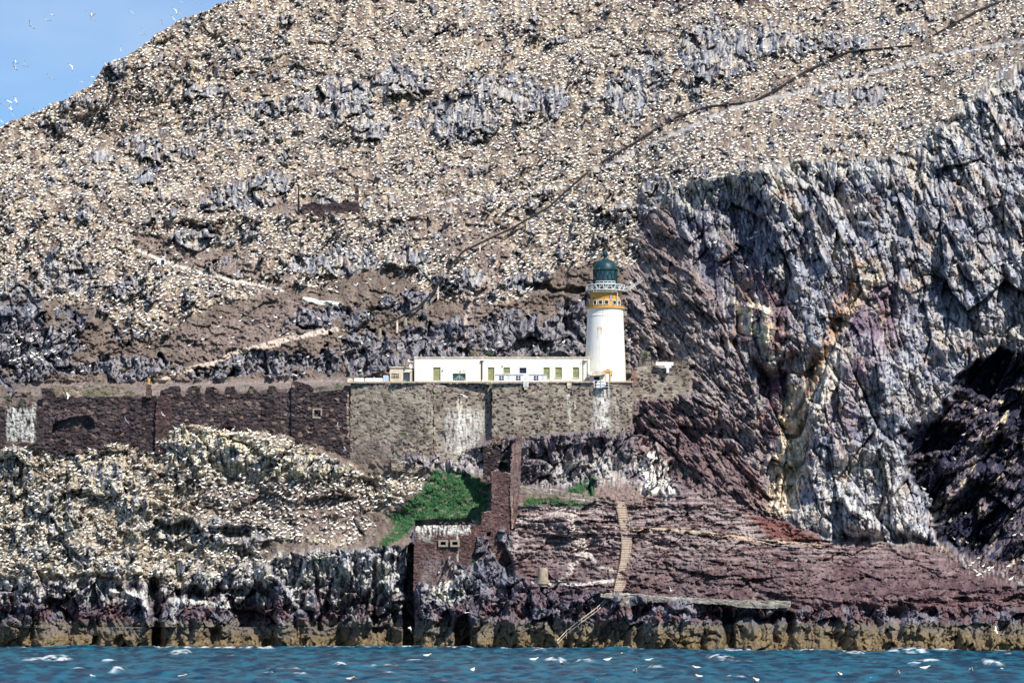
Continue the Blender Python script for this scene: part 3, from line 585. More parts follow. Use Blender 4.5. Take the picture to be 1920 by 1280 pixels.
# long curtain wall of the ruined fort
rw = thing('fortress_wall', 'long dark ruined rubble curtain wall with broken battlements left of the lighthouse terrace', 'fortress wall', P(370, 850, 35))
masonry('wall_section', [(295,845),(297,790),(300,733),(303,731),(320,724),(336,723),(338,744),(346,742),(350,728),(360,723),(372,724),(376,738),(384,738),(386,725),(398,725),(406,727),(410,738),(420,738),(424,724),(438,724),(444,736),(462,737),(468,723),(474,724),(484,736),(500,735),(504,722),(516,723),(520,735),(544,735),(546,718),(556,714),(570,718),(584,722),(588,735),(640,730),(654,734),(656,800),(656,885),(620,880),(560,864),(480,840),(430,832),(320,828)],
    plane((290,34.6),(400,34),(545,32.8),(546,32.3),(660,31.4), batter=.02), 2.6, 'dark', recess=[([(487,806),(508,806),(512,822),(486,824)], 1.4), ([(589,768),(601,768),(601,781),(589,781)], .5), ([(420,797),(440,802),(436,812),(412,812)],.8)],
    stains=[('line', [(652,738),(653,820)], 4, (.42,.34,.27), .9), ('line', [(535,776),(560,778)], 3, (.34,.26,.24), .8), ('poly', [(370,755),(480,748),(490,765),(400,770)], 8, (.20,.15,.14), .5),('line',[(556,735),(556,790)],2,(.03,.025,.03),.6)], root=rw, amp=.22, seed=1)
wf = MB()
for a in ((586,589,765,784),(601,604,765,784),(589,601,765,768),(589,601,781,784)): fbox(wf, *a, 31.75, .5)
wf.build('window_frame', mat('dressed_stone', (.30,.26,.21), noise=.25, nscale=6, bump=.3), rw)
tw = thing('ruined_tower', 'dark square ruined tower with a wide low hollow, left part of the fort', 'ruined tower', P(185, 840, 37))
masonry('wall', [(78,850),(80,745),(76,728),(98,727),(102,741),(180,743),(262,744),(290,740),(294,752),(300,850)], plane((80,36.6),(300,35.2), batter=.02), 2.6, 'dark',
    recess=[([(98,800),(106,790),(140,781),(164,778),(176,788),(178,802),(150,812),(98,811)], 1.3)], stains=[('poly',[(95,772),(140,770),(175,770),(170,785),(100,790)],6,(.17,.12,.12),.5),('line',[(90,752),(92,800)],3,(.025,.02,.03),.7)], root=tw, amp=.22, seed=2)
masonry('buttress', [(290,850),(292,760),(296,742),(318,740),(322,760),(320,800),(308,850)], plane((290,34.6),(320,34.2), batter=.03), 2, 'brown', root=tw, amp=.12, seed=3, stone=(6,4))
masonry('parapet', [(96,741),(96,722),(232,722),(234,740),(262,740),(262,744),(96,744)], plane((90,38.6),(270,38), batter=0), 1.0, 'tan', root=tw, amp=.08, seed=4, stains=[('poly',[(96,722),(262,722),(262,744),(96,744)],4,(.25,.20,.14),.7)])
bt = masonry('small_bastion', [(-60,840),(-60,756),(8,756),(12,748),(18,748),(20,757),(34,757),(36,748),(44,748),(46,757),(54,757),(56,749),(64,749),(68,760),(80,764),(84,840)], plane((-60,37.5),(90,36), batter=.02), 2.5, 'dark',
    stains=[('poly',[(12,766),(56,764),(58,826),(12,828)],3,WH,.75),('line',[(62,762),(62,826)],7,WH,.8),('line',[(22,766),(22,800)],6,WH,.9),('poly',[(-60,752),(80,752),(80,764),(-60,764)],4,(.27,.22,.17),.7)], amp=.16, seed=5,
    label='low battlemented bastion with white streaked face at the far left of the fort', cat='bastion')
# retaining wall under the lighthouse terrace
rt = thing('retaining_wall', 'tall tan rubble retaining wall in four faces carrying the lighthouse terrace', 'retaining wall', P(920, 840, 31))
ST = 'tan'
masonry('wall_face', [(655,900),(657,717),(812,718),(813,872),(780,868),(740,862),(733,900)], plane((655,31.9),(812,30.0)), 2.2, ST, root=rt, seed=6, amp=.10,
    stains=[('line',[(808,745),(810,815)],9,(.42,.37,.29),.85),('poly',[(760,740),(800,740),(800,770),(760,770)],10,(.36,.32,.25),.5),('poly',[(657,820),(733,820),(733,900),(657,900)],8,(.15,.12,.11),.65),('poly',[(668,722),(760,722),(780,830),(668,830)],12,(.225,.20,.16),.35)], stone=(6.6,4.4))
masonry('wall_face', [(813,850),(813,718),(921,718),(921,800),(912,862),(812,868)], plane((812,30.5),(920,31.9)), 2.2, ST, root=rt, seed=7, amp=.10, stone=(6.6,4.4),
    stains=[('line',[(861,750),(862,800),(864,850)],7,(.60,.55,.44),.95),('poly',[(840,770),(908,770),(908,850),(835,850)],12,(.64,.62,.57),.75)])
masonry('wall_face', [(922,838),(922,718),(1027,718),(1030,770),(1031,832),(920,834)], plane((922,30.1),(1030,29.2)), 2.6, ST, root=rt, seed=8, amp=.10, stone=(6.6,4.4))
masonry('wall_face', [(1028,830),(1027,717),(1115,717),(1115,725),(1140,725),(1140,717),(1186,716),(1186,820),(1100,826)], plane((1028,29.8),(1186,30.6)), 2.4, ST, root=rt, seed=9, amp=.10, stone=(6.6,4.4),
    stains=[('line',[(1066,742),(1068,790)],5,(.58,.55,.48),.9),('line',[(1078,740),(1078,765)],3,(.55,.52,.45),.8),('poly',[(1115,726),(1143,726),(1146,812),(1110,812)],6,(.62,.60,.55),.9),('line',[(1128,740),(1136,825)],9,WH,.7),('line',[(1158,760),(1158,800)],6,(.5,.48,.42),.5)])
cp = MB()
for a in ((656,734,714.6,717.6,31.2),(734.2,812,714.6,717.5,30.2),(812.2,921.5,714.6,717.6,30.6),(922.5,1028,714.6,717.6,29.5),(1028.6,1112,714.2,717.0,29.8),(1141,1187,714,717,30.4)): fbox(cp, a[0], a[1], a[2], a[3], a[4], 1.1)
cp.build('coping', mat('coping_stone', (.50,.40,.29), noise=.3, nscale=3, bump=.3, var=((.25,.2,.17), 1.2, .55)), rt)
nb = masonry('courtyard_wall', [(1184,800),(1184,690),(1192,688),(1230,684),(1232,679),(1262,679),(1264,684),(1292,684),(1293,748),(1240,754),(1200,764),(1184,766)], plane((1184,32.2),(1293,33.2), batter=.01), 1.6, ST, seed=10, amp=.10, stone=(9,6),
    label='rough rubble yard wall to the right of the lighthouse foot', cat='wall', stains=[('poly',[(1184,688),(1196,688),(1196,716),(1184,716)],3,(.3,.13,.10),.6)])
fb = masonry('stone_buttress', [(1100,905),(1100,905.1)], plane((0,0)), 1, ST) if False else None
masonry('yard_ruin', [(1198,698),(1198,664),(1204,656),(1218,658),(1222,676),(1292,677),(1292,684),(1198,690)], plane((1190,36.6),(1292,36.6), batter=0), .9, ST, seed=11, amp=.06, stains=[('poly',[(1198,656),(1292,656),(1292,690),(1198,690)],3,(.17,.16,.13),.75)], label='low ruined wall stub behind the yard wall, darker and plastered', cat='wall')
# small battered wall below the left end of the terrace
masonry('garden_wall', [(733,882),(733,858),(760,864),(800,874),(806,884),(780,886)], plane((733,26.5),(810,27.5), batter=0), .7, ST, seed=12, amp=.06, stone=(5,3.5), label='low pale garden wall sloping down above the bright green turf', cat='wall', stains=[('line',[(733,858),(806,880)],3,(.5,.46,.42),.9)])
masonry('path_wall', [(972,925),(973,911),(1040,918),(1112,930),(1140,940),(1112,938),(1040,928)], plane((970,15.5),(1140,14.0), batter=0), .5, ST, seed=13, amp=.05, stone=(5,3), label='low pale kerb wall beside the path above the foreshore', cat='wall', stains=[('poly',[(970,908),(1145,908),(1145,945),(970,945)],2,(.36,.32,.27),.7)])
# stepped wall running down to the blockhouse
cw = thing('stepped_wall', 'tall brown stepped wall running downhill from the terrace to the gun house', 'defensive wall', P(940, 1000, 18))
masonry('wall', [(880,1068),(880,984),(903,982),(903,959),(921,957),(921,884),(934,878),(938,884),(958,886),(960,960),(958,1052),(925,1075)], plane((880,11.5),(960,12.5), batter=.08, y0=1000), 3.2, 'brown', root=cw, amp=.13, seed=14, stone=(5,3.4),
    recess=[([(912,997),(919,997),(919,1006),(912,1006)], 1.2), ([(896,1006),(903,1006),(903,1013),(896,1013)], 1.0)], stains=[('line',[(921,884),(936,880),(958,888)],2.5,(.42,.34,.28),.8),('line',[(903,959),(921,958)],2,(.42,.34,.28),.8)])
masonry('wall_end', [(959,992),(955,930),(960,850),(958,836),(966,828),(970,812),(972,800),(978,800),(979,830),(976,905),(972,950),(966,990)], plane((950,11.8),(980,13.2), batter=.12, y0=980), 2.6, 'brown', root=cw, amp=.08, seed=15, stone=(5,3),
    stains=[('poly',[(955,800),(979,800),(976,905),(955,990)],3,(.22,.165,.15),.6),('line',[(960,930),(961,990)],2,(.42,.34,.25),.8)])
masonry('wall', [(905,905),(906,835),(930,842),(942,852),(958,840),(958,905)], plane((900,19.5),(960,18.5), batter=.04, y0=880), 2, 'dark', root=cw, amp=.16, seed=16, stone=(5,4), recess=[([(937,866),(951,866),(951,880),(937,880)], 1.5)], stains=[('line',[(935,865),(952,864)],3,(.42,.38,.24),.9)])
bh = thing('gun_house', 'stone gun house with two framed gun ports and a guano whitened top', 'gun house', P(830, 1110, 9))
masonry('wall', [(774,1130),(776,1010),(778,986),(800,984),(882,984),(886,1070),(880,1095),(850,1090),(820,1120),(800,1140)], plane((770,7.4),(886,8.4), batter=.05, y0=1060), 4, 'brown', root=bh, amp=.13, seed=17, stone=(5,3.5),
    recess=[([(826,1015),(836,1015),(836,1021),(826,1021)], 1.6), ([(848,1015),(858,1015),(858,1021),(848,1021)], 1.6)],
    stains=[('poly',[(776,982),(884,982),(884,1000),(800,1004),(776,994)],5,WH,.95),('poly',[(785,1000),(815,1000),(808,1015),(785,1012)],5,WH,.5),('line',[(858,1000),(858,1050)],3,WH,.6),('poly',[(790,1040),(880,1060),(880,1100),(790,1130)],10,(.30,.27,.27),.35)])
gp = MB()
for x0 in (822, 844):
    for a in ((x0,x0+18,1011.5,1015),(x0,x0+18,1021,1024.5),(x0,x0+4,1015,1021),(x0+14,x0+18,1015,1021)): fbox(gp, *a, 7.55, .6)
gp.build('gun_port_frame', bpy.data.materials['dressed_stone'], bh)

# ------------------------------------------------------------------ painted things
M_white = mat('lime_wash', (.80,.775,.69), streak=(.52,.45,.34), noise=.07, nscale=1.2, bump=.25, bscale=3, var=((.60,.54,.42), .9, .62))
M_tower = mat('tower_paint', (.82,.80,.74), streak=(.55,.46,.32), noise=.05, nscale=.8, bump=.15, bscale=2, var=((.68,.62,.50), .7, .66))
M_ochre = mat('ochre_paint', (.60,.34,.085), noise=.18, nscale=3, bump=.15, var=((.70,.48,.20), 1.5, .58))
M_dkgreen = mat('dark_green_metal', (.010,.045,.055), rough=.45, noise=.4, nscale=2, var=((.10,.20,.19), 1.6, .60))
M_glass = mat('lantern_glass', (.015,.05,.065), rough=.18, spec=.8, noise=.4, nscale=1.5)
M_rail = mat('pale_painted_rail', (.62,.64,.62), rough=.5, noise=.2, nscale=4)
M_dark = mat('dark_opening', (.015,.022,.05), rough=.6, noise=.3, nscale=2)
M_gboard = mat('olive_board', (.30,.30,.13), noise=.3, nscale=2.5, bump=.2, var=((.16,.22,.16), 2.0, .55))
M_green = mat('green_paint', (.012,.085,.075), rough=.5, noise=.3, nscale=2)
M_cream = mat('cream_render', (.62,.52,.38), noise=.2, nscale=2, bump=.3, var=((.78,.74,.66), 1.4, .52))
M_cop = mat('worn_coping', (.62,.50,.36), noise=.3, nscale=2.5, bump=.3, var=((.80,.76,.68), 1.5, .5))
M_panel = mat('white_panel', (.80,.82,.83), rough=.5, noise=.06, nscale=2)
M_blueg = mat('pale_blue_panel', (.46,.54,.62), rough=.5, noise=.15, nscale=2)
M_conc = mat('old_concrete', (.56,.49,.40), noise=.3, nscale=1.5, bump=.4, bscale=5, var=((.33,.28,.22), .8, .56))
M_rust = mat('rusty_iron', (.10,.05,.035), noise=.4, nscale=5, bump=.2)
M_iron = mat('dark_iron_pipe', (.016,.013,.015), noise=.4, nscale=3)
M_wood = mat('weathered_planks', (.52,.41,.32), noise=.3, nscale=4, bump=.3)

# ---- lighthouse
LY = 40.0; LX = fx(1135, LY); kk = 12*D/(D+LY)
def lz(py): return fz(py, LY)
lh = thing('lighthouse', 'white lighthouse tower with ochre watch room, lattice gallery and dark green domed lantern', 'lighthouse', (LX, LY, lz(716)))
c0 = (LX, LY)
MB().lathe([(38.8/kk, lz(718)), (38.2/kk, lz(700)), (37.2/kk, lz(670)), (35.8/kk, lz(640)), (34.6/kk, lz(610)), (33.8/kk, lz(593))], c0, 64).build('tower', M_tower, lh, True)
MB().lathe([(34.4/kk, lz(593.5)), (34.4/kk, lz(591.5)), (33.9/kk, lz(591)), (34.0/kk, lz(584)), (35.2/kk, lz(580.2))], c0, 64).build('cornice', M_tower, lh, True)
MB().lathe([(35.5/kk, lz(580.2)), (37.0/kk, lz(579.6)), (37.2/kk, lz(576)), (30/kk, lz(575.5))], c0, 64).build('ledge', M_ochre, lh, True)
wr = MB(); wr.lathe([(29.8/kk, lz(576.2)), (29.8/kk, lz(561.6)), (27.6/kk, lz(561)), (27.6/kk, lz(547)), (29.5/kk, lz(545.5))], c0, 48)
wr.build('watch_room', M_ochre, lh, True)
for wxp in (1115.5, 1125.5, 1136.5, 1151, 1159.5):
    s_ = (wxp-1135)/29.8; a = math.asin(max(-1, min(1, s_))); f = MB(); p = MB()
    ca, sa = math.cos(a), math.sin(a)
    def lb(mb, u0, u1, r0, r1, z0, z1):
        vs_ = []
        for z in (z0, z1):
            for (u, r) in ((u0, r0), (u1, r0), (u1, r1), (u0, r1)):
                r_ = r; vs_.append((LX + sa*r_ + ca*u, LY - ca*r_ + sa*u, z))
        mb.add(vs_, [(0,3,2,1),(4,5,6,7),(0,1,5,4),(1,2,6,5),(2,3,7,6),(3,0,4,7)])
    r0 = 30.3/kk; hw = 4.2/kk
    zt, zb_ = lz(564.6), lz(573.2)
    R1 = r0+.07; lb(f, -hw, hw, R1, r0-.35, zt-.09, zt); lb(f, -hw, hw, R1, r0-.35, zb_, zb_+.09); lb(f, -hw, -hw+.09, R1, r0-.35, zb_+.09, zt-.09); lb(f, hw-.09, hw, R1, r0-.35, zb_+.09, zt-.09)
    fo = f.build('window', M_rail, lh)
    lb(p, -hw+.09, hw-.09, r0+.03, r0-.3, zb_+.09, zt-.09); p.build('pane', M_dark, fo)
# small lamps and bosses on the upper drum, conduit
for xx in (1113,1124,1133,1147):
    bo = MB(); fbox(bo, xx-.7, xx+.7, 558, 560, LY-27.9/kk+((xx-1135)/27.6)**2*1.0, .3); bo.build('boss', M_rust, lh)
cb = MB(); fbox(cb, 1143.5, 1147, 553, 563, LY-29.2/kk, .4); cb.build('junction_box', mat('grey_box', (.35,.37,.38)), lh)
cd = MB(); cd.tube([(fx(1157, LY), LY-23/kk, lz(576)), (fx(1157, LY), LY-23/kk, lz(549))], .09); cd.build('conduit', M_rail, lh)
MB().lathe([(30/kk, lz(548)), (36.5/kk, lz(546.8)), (36.8/kk, lz(545.2)), (23/kk, lz(545))], c0, 48).build('gallery_deck', mat('deck_grey', (.40,.36,.30), noise=.2), lh)
ra = MB(); nR_ = 16; rg = 36.2/kk
ring = lambda r, z, n=48: [(LX+r*math.cos(2*math.pi*k/n), LY+r*math.sin(2*math.pi*k/n), z) for k in range(n+1)]
for z in (545, 535.2): ra.tube(ring(rg, lz(z)), .085)
ra.tube(ring(rg, lz(540)), .03)
for k in range(nR_):
    a0 = 2*math.pi*k/nR_; a1 = 2*math.pi*(k+.5)/nR_; a2 = 2*math.pi*(k+1)/nR_
    pt = lambda a, z: (LX+rg*math.cos(a), LY+rg*math.sin(a), lz(z))
    ra.tube([pt(a0, 545), pt(a1, 535.2), pt(a2, 545)], .07)
    if k % 2 == 0: ra.tube([pt(a0, 546), pt(a0, 534)], .06)
ra.build('gallery_railing', M_rail, lh)
ba = MB(); ba.tube([(fx(x, LY-36/kk), LY-36/kk+((x-1135)/36)**2*1.2, lz(549.5)) for x in (1112,1120,1128,1136,1144,1152,1158)], .03)
for x in range(1112, 1160, 6): ba.tube([(fx(x, LY), LY-33/kk, lz(546)), (fx(x, LY), LY-33/kk, lz(549.5))], .035)
ba.build('bracket', M_rail, lh)
MB().lathe([(23/kk, lz(545)), (23/kk, lz(537)), (22.6/kk, lz(536))], c0, 32).build('lantern_base', M_dkgreen, lh, True)
MB().lathe([(22.2/kk, lz(536.5)), (22.2/kk, lz(507.5))], c0, 16).build('lantern_glass', M_glass, lh)
ast = MB()
for k in range(16):
    a0 = 2*math.pi*k/16; r_ = 22.7/kk; pt = lambda a, z: (LX+r_*math.cos(a), LY+r_*math.sin(a), lz(z))
    ast.tube([pt(a0, 536), pt(a0+math.pi/16, 521.5), pt(a0, 507.5)], .06); ast.tube([pt(a0+math.pi/8, 536), pt(a0+math.pi/16, 521.5), pt(a0+math.pi/8, 507.5)], .06)
ast.build('glazing_bar', M_dkgreen, lh)
ir = MB()
for z in (529, 532.5): ir.tube([(LX+26/kk*math.sin(a), LY-26/kk*math.cos(a), lz(z)) for a in np.linspace(-.75, .75, 12)], .07)
for a in np.linspace(-.75, .75, 6): ir.tube([(LX+26/kk*math.sin(a), LY-26/kk*math.cos(a), lz(z)) for z in (545, 529)], .05)
ir.build('inner_railing', M_rail, lh)
MB().lathe([(23.2/kk, lz(508)), (24.4/kk, lz(507.2)), (24.6/kk, lz(505.8)), (23.2/kk, lz(505)), (22.4/kk, lz(500)), (19.8/kk, lz(494.5)), (15.4/kk, lz(490)), (10/kk, lz(487.4)), (5.5/kk, lz(486.2)), (4.6/kk, lz(484))], c0, 32).build('dome', M_dkgreen, lh, True)
MB().lathe([(3.6/kk, lz(486)), (3.0/kk, lz(482)), (4.6/kk, lz(480)), (5.0/kk, lz(476.5)), (4.2/kk, lz(473)), (2/kk, lz(471.2)), (.3/kk, lz(470.8))], c0, 20).build('vent_ball', M_dkgreen, lh, True)
# door of the tower
dY_ = LY - 38.4/kk
dfm = MB(); dfm.prism([(fx(a, dY_-.15), fz(b, dY_-.15)) for a, b in ((1131.5,718),(1131.5,694.5),(1135,694.2),(1136,692.4),(1139.5,690.6),(1143,692.4),(1144,694.2),(1148.5,694.8),(1148.5,702),(1145.5,702.5),(1145.5,718),(1143.2,718),(1143.2,697.5),(1135.8,697.5),(1135.8,718))], dY_-.15, dY_+.8)
dr = dfm.build('door_surround', M_ochre, lh); dd = MB(); fbox(dd, 1135.8, 1143.2, 697.5, 722, dY_+.12, .3); dd.build('door', M_dark, lh)
# crane arm beside the gallery
cn = MB(); y_ = LY-1
q = lambda a, b: (fx(a, y_), y_, fz(b, y_))
cn.tube([q(1170,546), q(1183,541), q(1205,526)], .07); cn.tube([q(1170,540), q(1183,536.5), q(1199,527)], .06); cn.tube([q(1183,541), q(1184,536.5), q(1190,536)], .05); cn.tube([q(1176,543.5), q(1178,537.5), q(1183,541)], .04)
cn.build('hoist_arm', M_rail, lh)
# rust streaks
rsm = mat('rust_stain', (.60,.45,.22), noise=.4, nscale=5)
def onshaft(px, py, w_, h_):
    r = (33.8+(py-593)/125*5)/kk+.012; a = math.asin((px-1135)/(33.8+(py-593)/125*5)); n = 5
    vs_ = []; rs = MB()
    for k in range(n+1):
        t = k/n; r_ = (33.8+(py+h_*t-593)/125*5)/kk+.012; ww = w_*(1-.7*t)*(1+.4*math.sin(k*5+px))
        for s_ in (-1, 1):
            aa = a + s_*ww/38; vs_.append((LX+r_*math.sin(aa), LY-r_*math.cos(aa), lz(py+h_*t)))
    rs.add(vs_, [(2*k+2, 2*k+3, 2*k+1, 2*k) for k in range(n)]); rs.build('rust_stain', rsm, lh)
for a in ((1120.5,615,1.3,22),(1126.5,616,1.5,12),(1124,614,.8,8),(1116,674,1.0,5),(1107,664,.8,5),(1139,600,1,10),(1160,640,.5,20)): onshaft(*a)

# ---- keepers' building
BY = 36.0
kb = thing('keepers_building', 'long low white flat roofed keepers building left of the tower', 'building', (fx(940, BY), BY, fz(716, BY)))
def wallrun(x0, x1, top, Y, holes):          # front wall with real openings, 0.35 m thick, plus the block behind
    xs = sorted({x0, x1} | {h[0] for h in holes} | {h[1] for h in holes}); m = MB()
    for a, b in zip(xs[:-1], xs[1:]):
        hs = [h for h in holes if h[0] <= a and h[1] >= b]
        y = 720
        for h in sorted(hs, key=lambda q: -q[3]):
            if h[3] < y: fbox(m, a, b, h[3], y, Y, .35)
            y = h[2]
        fbox(m, a, b, top, y, Y, .35)
    return m
h1 = [(812.3,825.8,688.5,713),(849,873,700,713)]; h2 = [(915,926.5,688.5,713),(943.8,956,688.5,700),(974,987,689,699.5),(1019,1030.5,688.5,709),(1041,1053.5,688.5,708),(1074,1085.5,688.5,708)]
m = wallrun(777, 903, 671, BY, h1); fbox(m, 777, 903, 671, 722, BY+.35, 6); m.build('wall', M_white, kb)
m = wallrun(903.2, 1106, 671, BY+.5, h2); fbox(m, 903.2, 1106, 671, 722, BY+.87, 5.4); m.build('wall', M_white, kb)
m = MB(); fbox(m, 776.2, 903.1, 668.7, 670.9, BY-.12, 6.6); fbox(m, 903.2, 1107, 668.7, 670.9, BY+.38, 6.2); m.build('roof_coping', M_cop, kb)
for i, (a, b, c_, d_) in enumerate(h1+h2):
    y0 = BY+.2 if i < 2 else BY+.7
    nm = 'door' if (d_ > 711) else 'window'; mt_ = {1: M_green, 4: M_dark}.get(i, M_gboard)
    m = MB(); fbox(m, a, b, c_, d_, y0, .12)
    o = m.build(nm, mt_, kb)
    if i == 1: 
        o.name = 'garage_door'; m = MB(); Yq = y0-.03
        for (p0, p1) in (((851,712),(861,703)),((861,703),(872,712)),((855,712),(861,706)),((861,706),(867,712)),((861,703),(861,712))): m.tube([(fx(p0[0],Yq),Yq,fz(p0[1],Yq)),(fx(p1[0],Yq),Yq,fz(p1[1],Yq))], .035, 4)
        m.build('netting', M_rail, o)
    if nm == 'window' and i != 4:
        m = MB(); Yq = y0-.05; mx_ = (a+b)/2
        fbox(m, mx_-.35, mx_+.35, c_+.8, d_-.8, Yq, .05); fbox(m, a, b, (c_+d_)/2-.4, (c_+d_)/2+.4, Yq-.02, .06)
        fbox(m, a, a+.8, c_, d_, Yq-.01, .055); fbox(m, b-.8, b, c_, d_, Yq-.01, .055); fbox(m, a, b, d_-.7, d_, Yq-.015, .05)
        m.build('frame', mat('window_frame_olive', (.36,.37,.2), noise=.2) if 'window_frame_olive' not in bpy.data.materials else bpy.data.materials['window_frame_olive'], o)
        m = MB(); fbox(m, a-.8, b+.8, d_, d_+1.2, y0-.28, .3); m.build('sill', M_cop, kb)
m = MB(); Yq = BY-.1
m.tube([(fx(903.6,Yq),Yq,fz(z,Yq)) for z in (677,712)], .11); fbox(m, 900.8, 906.8, 675.6, 678.4, Yq-.15, .35); m.build('drainpipe', M_rust, kb)
m = MB(); Yq = BY+.3; fbox(m, 1093.6, 1094.6, 673, 714, Yq, .2); fbox(m, 1101.6, 1102.6, 673, 714, Yq, .2); m.build('drainpipe', M_cop, kb)
for xx, yy in ((829.5,694.5),(863,696),(942,686)):
    m = MB(); fbox(m, xx-.8, xx+.8, yy-1, yy+1, BY+(.35 if xx > 903 else -.15), .15); m.build('wall_lamp', M_rust, kb)
# annexe
AY = 36.6
an = thing('annexe', 'small cream annexe with a barred window at the left end of the white building', 'building', (fx(750, AY), AY, fz(716, AY)))
m = MB(); m_h = [(734,747.5,700,709.5),(756,768.5,698,717)]
xs = (731,734,747.5,756,768.5,776)
fbox(m,731,734,689,720,AY,.3); fbox(m,734,747.5,689,700,AY,.3); fbox(m,734,747.5,709.5,720,AY,.3); fbox(m,747.5,756,689,720,AY,.3); fbox(m,756,768.5,689,698,AY,.3); fbox(m,768.5,774,689,720,AY,.3); fbox(m,731,774,689,720,AY+1.6,3)
m.build('wall', M_cream, an)
m = MB(); fbox(m,729.5,775,687.2,689,AY-.2,5); m.build('roof', M_cop, an)
m = MB(); fbox(m,734,747.5,700,709.5,AY+.2,.1); wn = m.build('window', M_dark, an)
m = MB()
for xx in (735.5,738.5,741.5,744.5): fbox(m,xx-.5,xx+.5,700,709.5,AY+.1,.06)
fbox(m,734,747.5,703,704,AY+.08,.05); m.build('bars', M_cop, wn)
m = MB(); fbox(m,757,767,700,717,AY+.9,.15); m.build('door', M_blueg, an)
# terrace clutter
def simple(name, label, cat, boxes, Y, mt_, dep=1.0, group=None, bevel=.03):
    m = MB()
    for b in boxes: fbox(m, b[0], b[1], b[2], b[3], b[4] if len(b) > 4 else Y, b[5] if len(b) > 5 else dep)
    o = m.build(name, mt_, None, bevel=bevel); tag(o, label, cat, group); return o
simple('water_tank', 'short low white tank, leftmost on the terrace edge', 'tank', [(664,682.5,709.2,716.5),(665,682,708.6,709.3,32.7,1.2),(669,670,708.9,716.5,32.42,.1),(676,677,708.9,716.5,32.42,.1)], 32.5, M_panel, 1.6)
simple('water_tank', 'long low white tank in two bays beside the pale blue cabinet', 'tank', [(684.5,700.8,709.2,716.5),(701.6,717.5,709.2,716.5),(700.4,702,706.5,716.5,32.4,.3),(685,717,708.5,709.3,32.7,1.2)], 32.5, M_panel, 1.6)
simple('cabinet', 'upright pale blue grey cabinet between the white tank and the annexe', 'cabinet', [(718.3,728.5,704.5,716.5),(719,728,703.2,704.5,32.8,1.2),(723,723.5,705,716,32.46,.05)], 32.5, M_blueg, 1.4)
simple('small_shed', 'tiny tan roofed hut at the left end of the terrace wall', 'hut', [(651,661.5,711.5,717),(652,660.5,709.6,711.5,32.7,1.0),(653.5,659,708.6,709.6,32.9,.7)], 32.3, M_cream, 1.5)
for i, (x0, lab) in enumerate(((928.6,'white cabin unit with one dark window, left one of the row'),(961,'white cabin unit with one dark window, middle one behind the ladder'),(993.5,'white cabin unit with one dark window, right one by the olive door'))):
    Y = 33.0; c = thing('cabin_unit', lab, 'cabin', (fx(x0+15, Y), Y, fz(715, Y)), 'white cabin units on the terrace')
    m = MB(); fbox(m, x0, x0+31, 702.6, 717, Y, 2.0); m.build('body', M_panel, c, bevel=.04)
    m = MB(); fbox(m, x0-.4, x0+31.4, 701.2, 702.6, Y-.1, 2.2); m.build('roof', M_blueg, c)
    w0 = x0+(7.5 if i != 1 else 6.5); m = MB(); fbox(m, w0, w0+8.6, 704.6, 712.2, Y-.04, .06); wo = m.build('window', M_dark, c)
    m = MB(); fbox(m, w0+4, w0+4.8, 704.6, 712.2, Y-.08, .05); fbox(m, w0, w0+8.6, 708.1, 708.8, Y-.09, .05); m.build('glazing_bar', M_panel, wo)
    m = MB(); fbox(m, x0+22, x0+28, 704.5, 705.1, Y-.04, .05); fbox(m, x0+22, x0+28, 707.2, 707.8, Y-.04, .05); fbox(m, x0+22, x0+28, 710, 710.6, Y-.04, .05); m.build('vent', M_blueg, c)
Y = 29.3; m = MB()
fbox(m, 981.6, 983, 701, 725.5, Y, .1); fbox(m, 989.4, 990.8, 701, 725.5, Y, .1)
for k in range(11): fbox(m, 983, 989.4, 702.5+k*2.1, 703.6+k*2.1, Y+.02, .08)
tag(m.build('ladder', M_panel), 'white vertical ladder hung over the terrace wall in front of the cabins', 'ladder')
simple('water_spout', 'cream stone spout projecting over the terrace wall right of the cabins', 'spout', [(1063,1071.5,713.2,724),(1064,1070.5,724,727.5,29.95,.35)], 29.85, M_cop, .6)
simple('bracket_stone', 'small pale corbel under the ladder foot on the terrace wall', 'corbel', [(983,989,725.8,730.5)], 29.35, M_cop, .6)
# porch by the door, white sheet, railing
Y = 33.6
po = thing('porch', 'low stone porch with a flat rocky slab roof beside the tower door', 'porch', (fx(1120, Y), Y, fz(718, Y)))
m = MB(); fbox(m, 1106, 1113.6, 703.4, 722, Y+.2, 2.5); fbox(m, 1124.3, 1134, 703.4, 722, Y+.2, 2.5); fbox(m, 1113.6, 1124.3, 703.4, 705.5, Y+.2, 2.5); m.build('wall', M_white, po)
m = MB(); m.prism([(fx(a, Y-.5), fz(b, Y-.5)) for a, b in ((1101.5,700.5),(1104,697),(1112,696.2),(1124,695.4),(1133,697.2),(1136,700),(1130,702.6),(1120,703.6),(1110,704),(1103,702.5))], Y-.5, Y+2.4); m.build('slab_roof', M_cop, po)
m = MB(); fbox(m, 1113.6, 1124.3, 705.5, 722, Y+1.2, .2); m.build('opening', M_dark, po)
m = MB()
sh = []
for (a, b) in ((1118,718.5),(1120,714),(1125,712.8),(1131,713.2),(1135,716),(1136,721),(1134,726),(1128,727.5),(1121,728.6),(1117,727)): sh.append((fx(a, 29.5), fz(b, 29.5)))
m.prism(sh, 29.45, 30.3)
tag(m.build('white_sheet', M_panel, bevel=.12), 'crumpled white sheet bundled at the gap in the terrace wall below the tower door', 'sheet')
m = MB(); Yq = 29.3
for zz_ in (713.5, 719.5, 725): m.tube([(fx(1114.5,Yq),Yq,fz(zz_,Yq)), (fx(1141,Yq),Yq,fz(zz_,Yq))], .05)
for xx in (1114.5,1127,1141): m.tube([(fx(xx,Yq),Yq,fz(712,Yq)), (fx(xx,Yq),Yq,fz(727,Yq))], .06)
